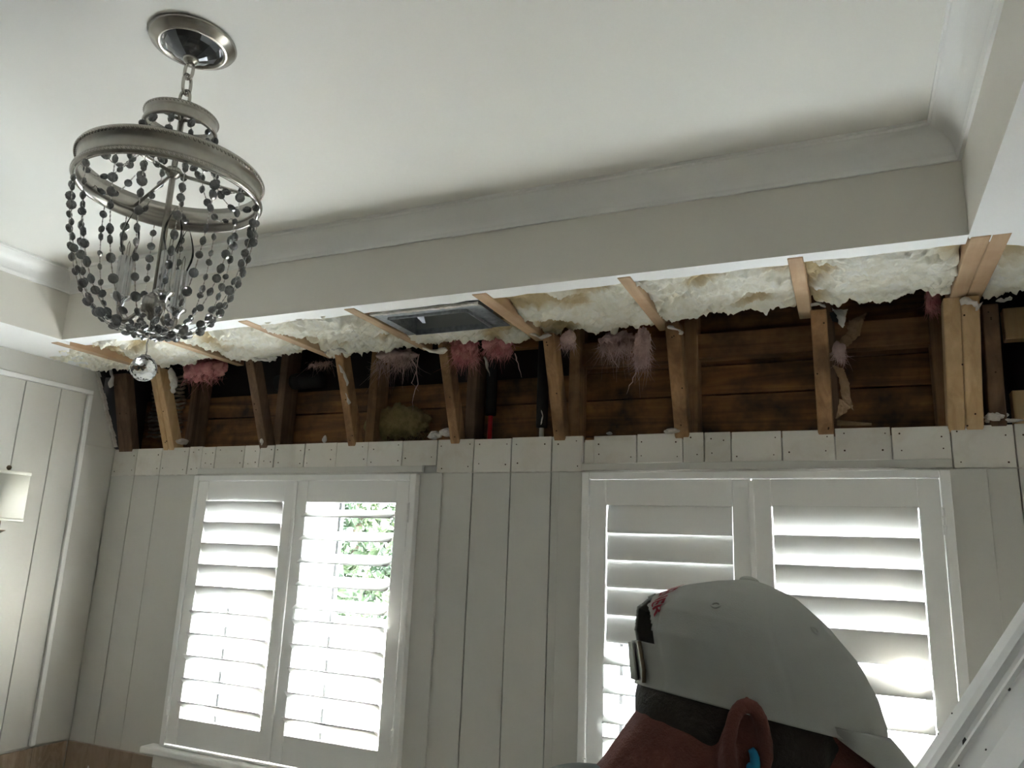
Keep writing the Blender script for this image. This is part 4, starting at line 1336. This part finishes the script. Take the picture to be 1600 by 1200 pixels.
for wr, s in ((wrR, 1), (wrL, -1)):
    d_ = bfw * .9 + bz * -.15; d_.normalize(); ac = brt * s
    up_ = d_.cross(ac).normalized()
    palm = wr + d_ * .055
    for k in range(4):
        off = ac * ((k - 1.5) * -.021)
        body.ball(palm + off * .95, .019, .019, .016, 12, 8)
        l_ = (.075, .085, .080, .062)[k]; b0 = palm + d_ * .035 + off * 1.15
        dn = -bz
        limb(body, [palm + off, b0, b0 + d_ * l_ * .42 + dn * .012, b0 + d_ * l_ * .62 + dn * .038, b0 + d_ * l_ * .55 + dn * .060], [.012, .0095, .009, .0085, .008], 10)
    limb(body, [wr + d_ * .018 + ac * -.018, wr + d_ * .045 + ac * -.046, wr + d_ * .075 + ac * -.056 - bz * .01, wr + d_ * .098 + ac * -.050 - bz * .022], [.014, .012, .010, .0085], 10)
    limb(body, [wr, palm], [.026, .024])
person = empty('person', (hip.x, hip.y, 0), 'man in a pale cap and grey shirt looking down in front of the right window', 'person')
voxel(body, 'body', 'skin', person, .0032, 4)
# clothes
sh_ = MB()
limb(sh_, [BP(C7, -.015, 0, -.030), chest, waist, BP(hip, 0, 0, -.02)], [.092, .142, .145, .155], 24)
limb(sh_, [shR, BP(C7, -.01, .05, -.055)], [.072, .088]); limb(sh_, [shL, BP(C7, -.01, -.05, -.055)], [.072, .088])
limb(sh_, [BP(chest, .02, .08, 0), BP(waist, .02, .05, 0)], [.115, .115]); limb(sh_, [BP(chest, .02, -.08, 0), BP(waist, .02, -.05, 0)], [.115, .115])
limb(sh_, [shR, shR.lerp(elR, .8)], [.068, .060]); limb(sh_, [shL, shL.lerp(elL, .8)], [.068, .060])
limb(sh_, [H(-.098, 0, -.150), C7], [.076, .090])
voxel(sh_, 'shirt', 'shirt', person, .008, 4)
tr = MB()
limb(tr, [BP(hip, 0, 0, .02), BP(hip, 0, 0, -.06)], [.150, .150], 24)
limb(tr, [hpR, knR, BP(anR, 0, 0, .02)], [.106, .078, .066]); limb(tr, [hpL, knL, BP(anL, 0, 0, .02)], [.106, .078, .066])
voxel(tr, 'trousers', 'jeans', person, .010, 4)
for an in (anR, anL):
    b_ = MB()
    limb(b_, [BP(an, -.035, 0, -.040), BP(an, .06, 0, -.043), BP(an, .155, 0, -.050)], [.048, .045, .038])
    limb(b_, [BP(an, -.01, 0, .04), BP(an, -.01, 0, -.03)], [.052, .052])
    b_.box(an.x - .001, an.x + .001, an.y - .001, an.y + .001, an.z - .05, an.z)
    bo_ = voxel(b_, 'boot', 'boot', person, .009, 3)
# hair: short dark hair below the cap
hb = MB()
hb.ball(H(-.012, 0, -.014), .0870, .0755, .062, 30, 20, HR)
limb(hb, [H(-.046, 0, -.050), H(-.063, 0, -.080)], [.0505, .0455])
hb.v = [tuple(Vector(p) + HR @ Vector((0, 0, .005 * noise.noise((p[0] * 60, p[1] * 60, p[2] * 60))))) for p in hb.v]
limb(hb, [H(.018, .060, -.020), H(.030, .0595, -.055)], [.016, .010]); limb(hb, [H(.018, -.060, -.020), H(.030, -.0595, -.055)], [.016, .010])
voxel(hb, 'hair', 'hair', person, .005, 3)

# cap
BK = [(-.004, .0985), (.015, .105), (.033, .111), (.052, .109), (.064, .0955), (.078, .072), (.088, .047), (.0955, .022)]
FR = [(-.004, .0985), (.004, .0975), (.026, .0885), (.049, .0715), (.070, .047), (.0876, .020), (.0945, -.006), (.0955, -.018)]
def interp(tab, c):
    if c <= tab[0][0]: return tab[0][1]
    for (a0, b0), (a1, b1) in zip(tab[:-1], tab[1:]):
        if c <= a1: return b0 + (b1 - b0) * (c - a0) / (a1 - a0)
    return tab[-1][1]
CT = .0955
def capS(phi, c, off=0.0):
    f_ = interp(FR, c); b_ = interp(BK, c)
    ctr = (f_ - b_) / 2; ha = (f_ + b_) / 2
    hw = .0815 * max(0.0, 1 - (max(c, 0) / CT) ** 2.3) ** .56
    sm = 1 + .014 * noise.noise((math.cos(phi) * 3, math.sin(phi) * 3, c * 34)) + .008 * abs(noise.noise((math.cos(phi) * 6, math.sin(phi) * 6, c * 14 + 3))) + .006 * noise.noise((math.cos(phi) * 9, math.sin(phi) * 9, c * 70))
    for q in range(6):
        d_ = (phi - (math.pi / 6 + q * math.pi / 3) + math.pi) % (2 * math.pi) - math.pi
        sm -= .011 * math.exp(-(d_ / .022) ** 2)
    a = ctr + (ha * sm + off) * math.cos(phi); b = (hw * sm + off) * math.sin(phi)
    return H(a * 1.02, b, c + off * .5)
capo = empty('cap', H(0, 0, 0), None)
capo.parent = person; capo.matrix_parent_inverse = Matrix.Translation(-Vector(person.location))
def cappart(mb_or_me, name, mat, smooth=True, thick=0):
    o = mb_or_me.build(name, M[mat], None, smooth)
    o.parent = capo; o.matrix_parent_inverse = Matrix.Translation(-H(0, 0, 0))
    if thick:
        s = o.modifiers.new('t', 'SOLIDIFY'); s.thickness = thick; s.offset = -1
    return o
NP, NC = 288, 110
vs_ = []; keep = []
for j in range(NC + 1):
    c = -.010 + (CT + .010) * math.sin(j / NC * math.pi / 2) ** 1.0
    for i in range(NP): vs_.append(tuple(capS(2 * math.pi * i / NP, c)))
fs = []
for j in range(NC):
    for i in range(NP):
        phi = 2 * math.pi * (i + .5) / NP; c = -.010 + (CT + .010) * math.sin((j + .5) / NC * math.pi / 2)
        dphi = abs((phi - math.pi + math.pi) % (2 * math.pi) - math.pi)
        s_ = dphi * .095
        if c > .022 and s_ < .046 and ((s_ / .046) ** 2 + ((c - .022) / .040) ** 2) < 1: continue
        i2 = (i + 1) % NP
        fs.append((j * NP + i, j * NP + i2, (j + 1) * NP + i2, (j + 1) * NP + i))
mb = MB().add(vs_, fs); cappart(mb, 'crown', 'cap', True, .0022)
# strap buckle and sweatband edge
mb = MB(); vs_ = []
for i in range(13):
    phi = math.pi + (-.16 + .32 * i / 12)
    for c in (-.008, .020): vs_.append(tuple(capS(phi, c, .0022)))
mb.add(vs_, [(2*i, 2*i+2, 2*i+3, 2*i+1) for i in range(12)]); cappart(mb, 'strap', 'cap', True, .0015)
mb = MB(); bpts = [capS(math.pi - .30, c, .003) for c in (-.009, 0, .01, .021)]
mb.tube(bpts, .0018, 8); cappart(mb, 'strap_buckle', 'bronze')
# button and eyelets
mb = MB().ball(H(-.020, 0, CT - .001), .0085, .0085, .0040, 18, 10, HR); cappart(mb, 'button', 'cap')
for q in range(6):
    p0 = capS(q * math.pi / 3 + (.0 if q else 0), .062, .0004); p1 = capS(q * math.pi / 3 + .03, .062, .0004); p2 = capS(q * math.pi / 3, .066, .0004)
    ex = (p1 - p0).normalized(); ey = (p2 - p0).normalized()
    ring = [p0 + ex * (.0030 * math.cos(2*math.pi*k/14)) + ey * (.0030 * math.sin(2*math.pi*k/14)) for k in range(15)]
    mb = MB().tube(ring, .0009, 6, False); cappart(mb, 'eyelet', 'cap')
# brim: starts at the front edge and droops
mb = MB(); vs_ = []; nb_, nr = 30, 12
for j in range(nr + 1):
    v = j / nr
    for i in range(nb_ + 1):
        ph = math.radians(-72 + 144 * i / nb_)
        root_ = capS(ph, -.002)
        a_ = (root_ - HO).dot(hf); b_ = (root_ - HO).dot(hs); c_ = (root_ - HO).dot(e2)
        ln = .074 * max(0.0, math.cos(ph * 1.22)) ** .75
        aa = a_ + ln * v * math.cos(.62 + .15 * v); cc = c_ - .001 - ln * v * math.sin(.62 + .15 * v) - .10 * b_ * b_ * 14 * v * .18
        vs_.append(tuple(H(aa, b_ * (1 - .08 * v), cc)))
mb.add(vs_, [(j*(nb_+1)+i, j*(nb_+1)+i+1, (j+1)*(nb_+1)+i+1, (j+1)*(nb_+1)+i) for j in range(nr) for i in range(nb_)])
cappart(mb, 'brim', 'cap', True, .0028)
# red lettering arched over the opening
cu = bpy.data.curves.new('lettering', 'FONT'); cu.body = 'WIENER'; cu.size = .0135; cu.align_x = 'CENTER'; cu.resolution_u = 3; cu.offset = .00035
to = bpy.data.objects.new('tmp_text', cu); COL.objects.link(to)
dg = bpy.context.evaluated_depsgraph_get(); dg.update()
tm = bpy.data.meshes.new_from_object(to.evaluated_get(dg))
bpy.data.objects.remove(to)
bm = bmesh.new(); bm.from_mesh(tm)
bmesh.ops.triangulate(bm, faces=bm.faces)
bmesh.ops.subdivide_edges(bm, edges=[e for e in bm.edges if e.calc_length() > .0025], cuts=2, use_grid_fill=True)
bmesh.ops.triangulate(bm, faces=bm.faces)
RA = .049
for v in bm.verts:
    th = .60 + v.co.x * 1.05 / RA; rr = RA + v.co.y
    s_ = rr * math.sin(th); h_ = .024 + rr * .92 * math.cos(th)
    # man's right is +phi side below pi
    phi = math.pi - s_ / .092
    c = min(h_, CT * .97)
    p = capS(phi, c, .0012)
    v.co = p
bm.to_mesh(tm); bm.free()
tm.name = 'lettering'; tm.materials.clear()
lo_ = link('lettering', tm, M['red_thread'], None)
lo_.parent = capo; lo_.matrix_parent_inverse = Matrix.Translation(-H(0, 0, 0))
lo_['label'] = 'red embroidered lettering'
# ear plug
ep = empty('earplug', H(-.024, .077, -.044), 'bright blue plug in the ear of the man', 'earplug')
pl_ = []
for i in range(9):
    t_ = -1.2 + 2.4 * i / 8
    pl_.append(H(-.030 + .007 * math.cos(t_), .080, -.044 + .013 * math.sin(t_)))
MB().tube(pl_, [.0024, .003, .0034, .0036, .0036, .0036, .0034, .003, .0024], 10).build('flange', M['blue'], ep, True)
MB().tube([H(-.024, .080, -.044), H(-.026, .064, -.044)], .004, 12).build('tip', M['blue'], ep, True)

# ------------------------------------------------------------------ outside: hedge, garden wall, neighbouring roof
random.seed(99)
def hedge(label, x0, x1, y0, y1, z0, z1, n, size):
    root = empty('hedge', ((x0 + x1) / 2, (y0 + y1) / 2, z0), label, 'hedge')
    vs_ = []; fs = []
    for i in range(n):
        u = random.random(); w_ = random.random(); k = random.random()
        x = x0 + (x1 - x0) * u; z = z0 + (z1 - z0) * w_
        top_ = z1 - .5 + .5 * noise.noise((x * .9, 3, 1)) 
        if z > top_ + .4: continue
        y = y0 + .35 * noise.noise((x * 1.3, z * 1.3, 2)) + random.random() * .35
        s = size * random.uniform(.6, 1.3)
        d = Vector((random.gauss(0, 1), random.gauss(0, 1), random.gauss(0, 1))).normalized(); e = d.orthogonal().normalized()
        e = (Matrix.Rotation(random.uniform(0, 6.28), 3, d) @ e); c = Vector((x, y, z)); b = len(vs_)
        nrm_ = d.cross(e)
        vs_ += [tuple(c - d * s), tuple(c + e * s * .45), tuple(c + d * s), tuple(c - e * s * .45), tuple(c + nrm_ * s * .12)]
        fs += [(b, b + 1, b + 4), (b + 1, b + 2, b + 4), (b + 2, b + 3, b + 4), (b + 3, b, b + 4)]
    me = bpy.data.meshes.new('foliage'); me.from_pydata(vs_, [], fs)
    f_ = link('foliage', me, M['leaf'], root); f_['kind'] = 'stuff'
    mb = MB()
    for q in range(int((x1 - x0) / .6)):
        xx = x0 + .3 + q * .6
        mb.tube([(xx, y0 + .3, -3.0), (xx + .1, y0 + .35, (z0 + z1) / 2), (xx, y0 + .3, z1 - .6)], [.06, .05, .02], 8)
    mb.build('trunk', M['bark'], root)
hedge('leafy green hedge outside the left window', -5.6, -2.6, 6.2, 6.9, 1.1, 3.6, 9000, .075)
gw = empty('garden_wall', (-6.5, 5.6, -3), 'pale mottled wall outside the left window', 'wall')
MB().box(-8.2, -3.3, 5.5, 5.7, -3, 1.12).build('face', M['stucco'], gw)
MB().box(-8.25, -3.25, 5.45, 5.75, 1.12, 1.18).build('coping', M['stucco'], gw)
nh = empty('neighbour_house', (-1.6, 7.5, -3), 'pale blue-grey house outside the right window', 'building')
MB().box(-2.6, -.3, 7.0, 10, -3, 1.75).build('wall', M['siding'], nh)
for k in range(12):
    MB().box(-2.6, -.3, 6.985, 7.0, -.7 + .2 * k, -.52 + .2 * k).build('clapboard', M['siding'], nh)
MB().hexa([(-2.8, 6.7, 1.70), (-.1, 6.7, 1.70), (-.1, 8.6, 1.70), (-2.8, 8.6, 1.70), (-2.8, 8.4, 2.6), (-.1, 8.4, 2.6), (-.1, 8.6, 2.6), (-2.8, 8.6, 2.6)]).build('roof', M['roofing'], nh)
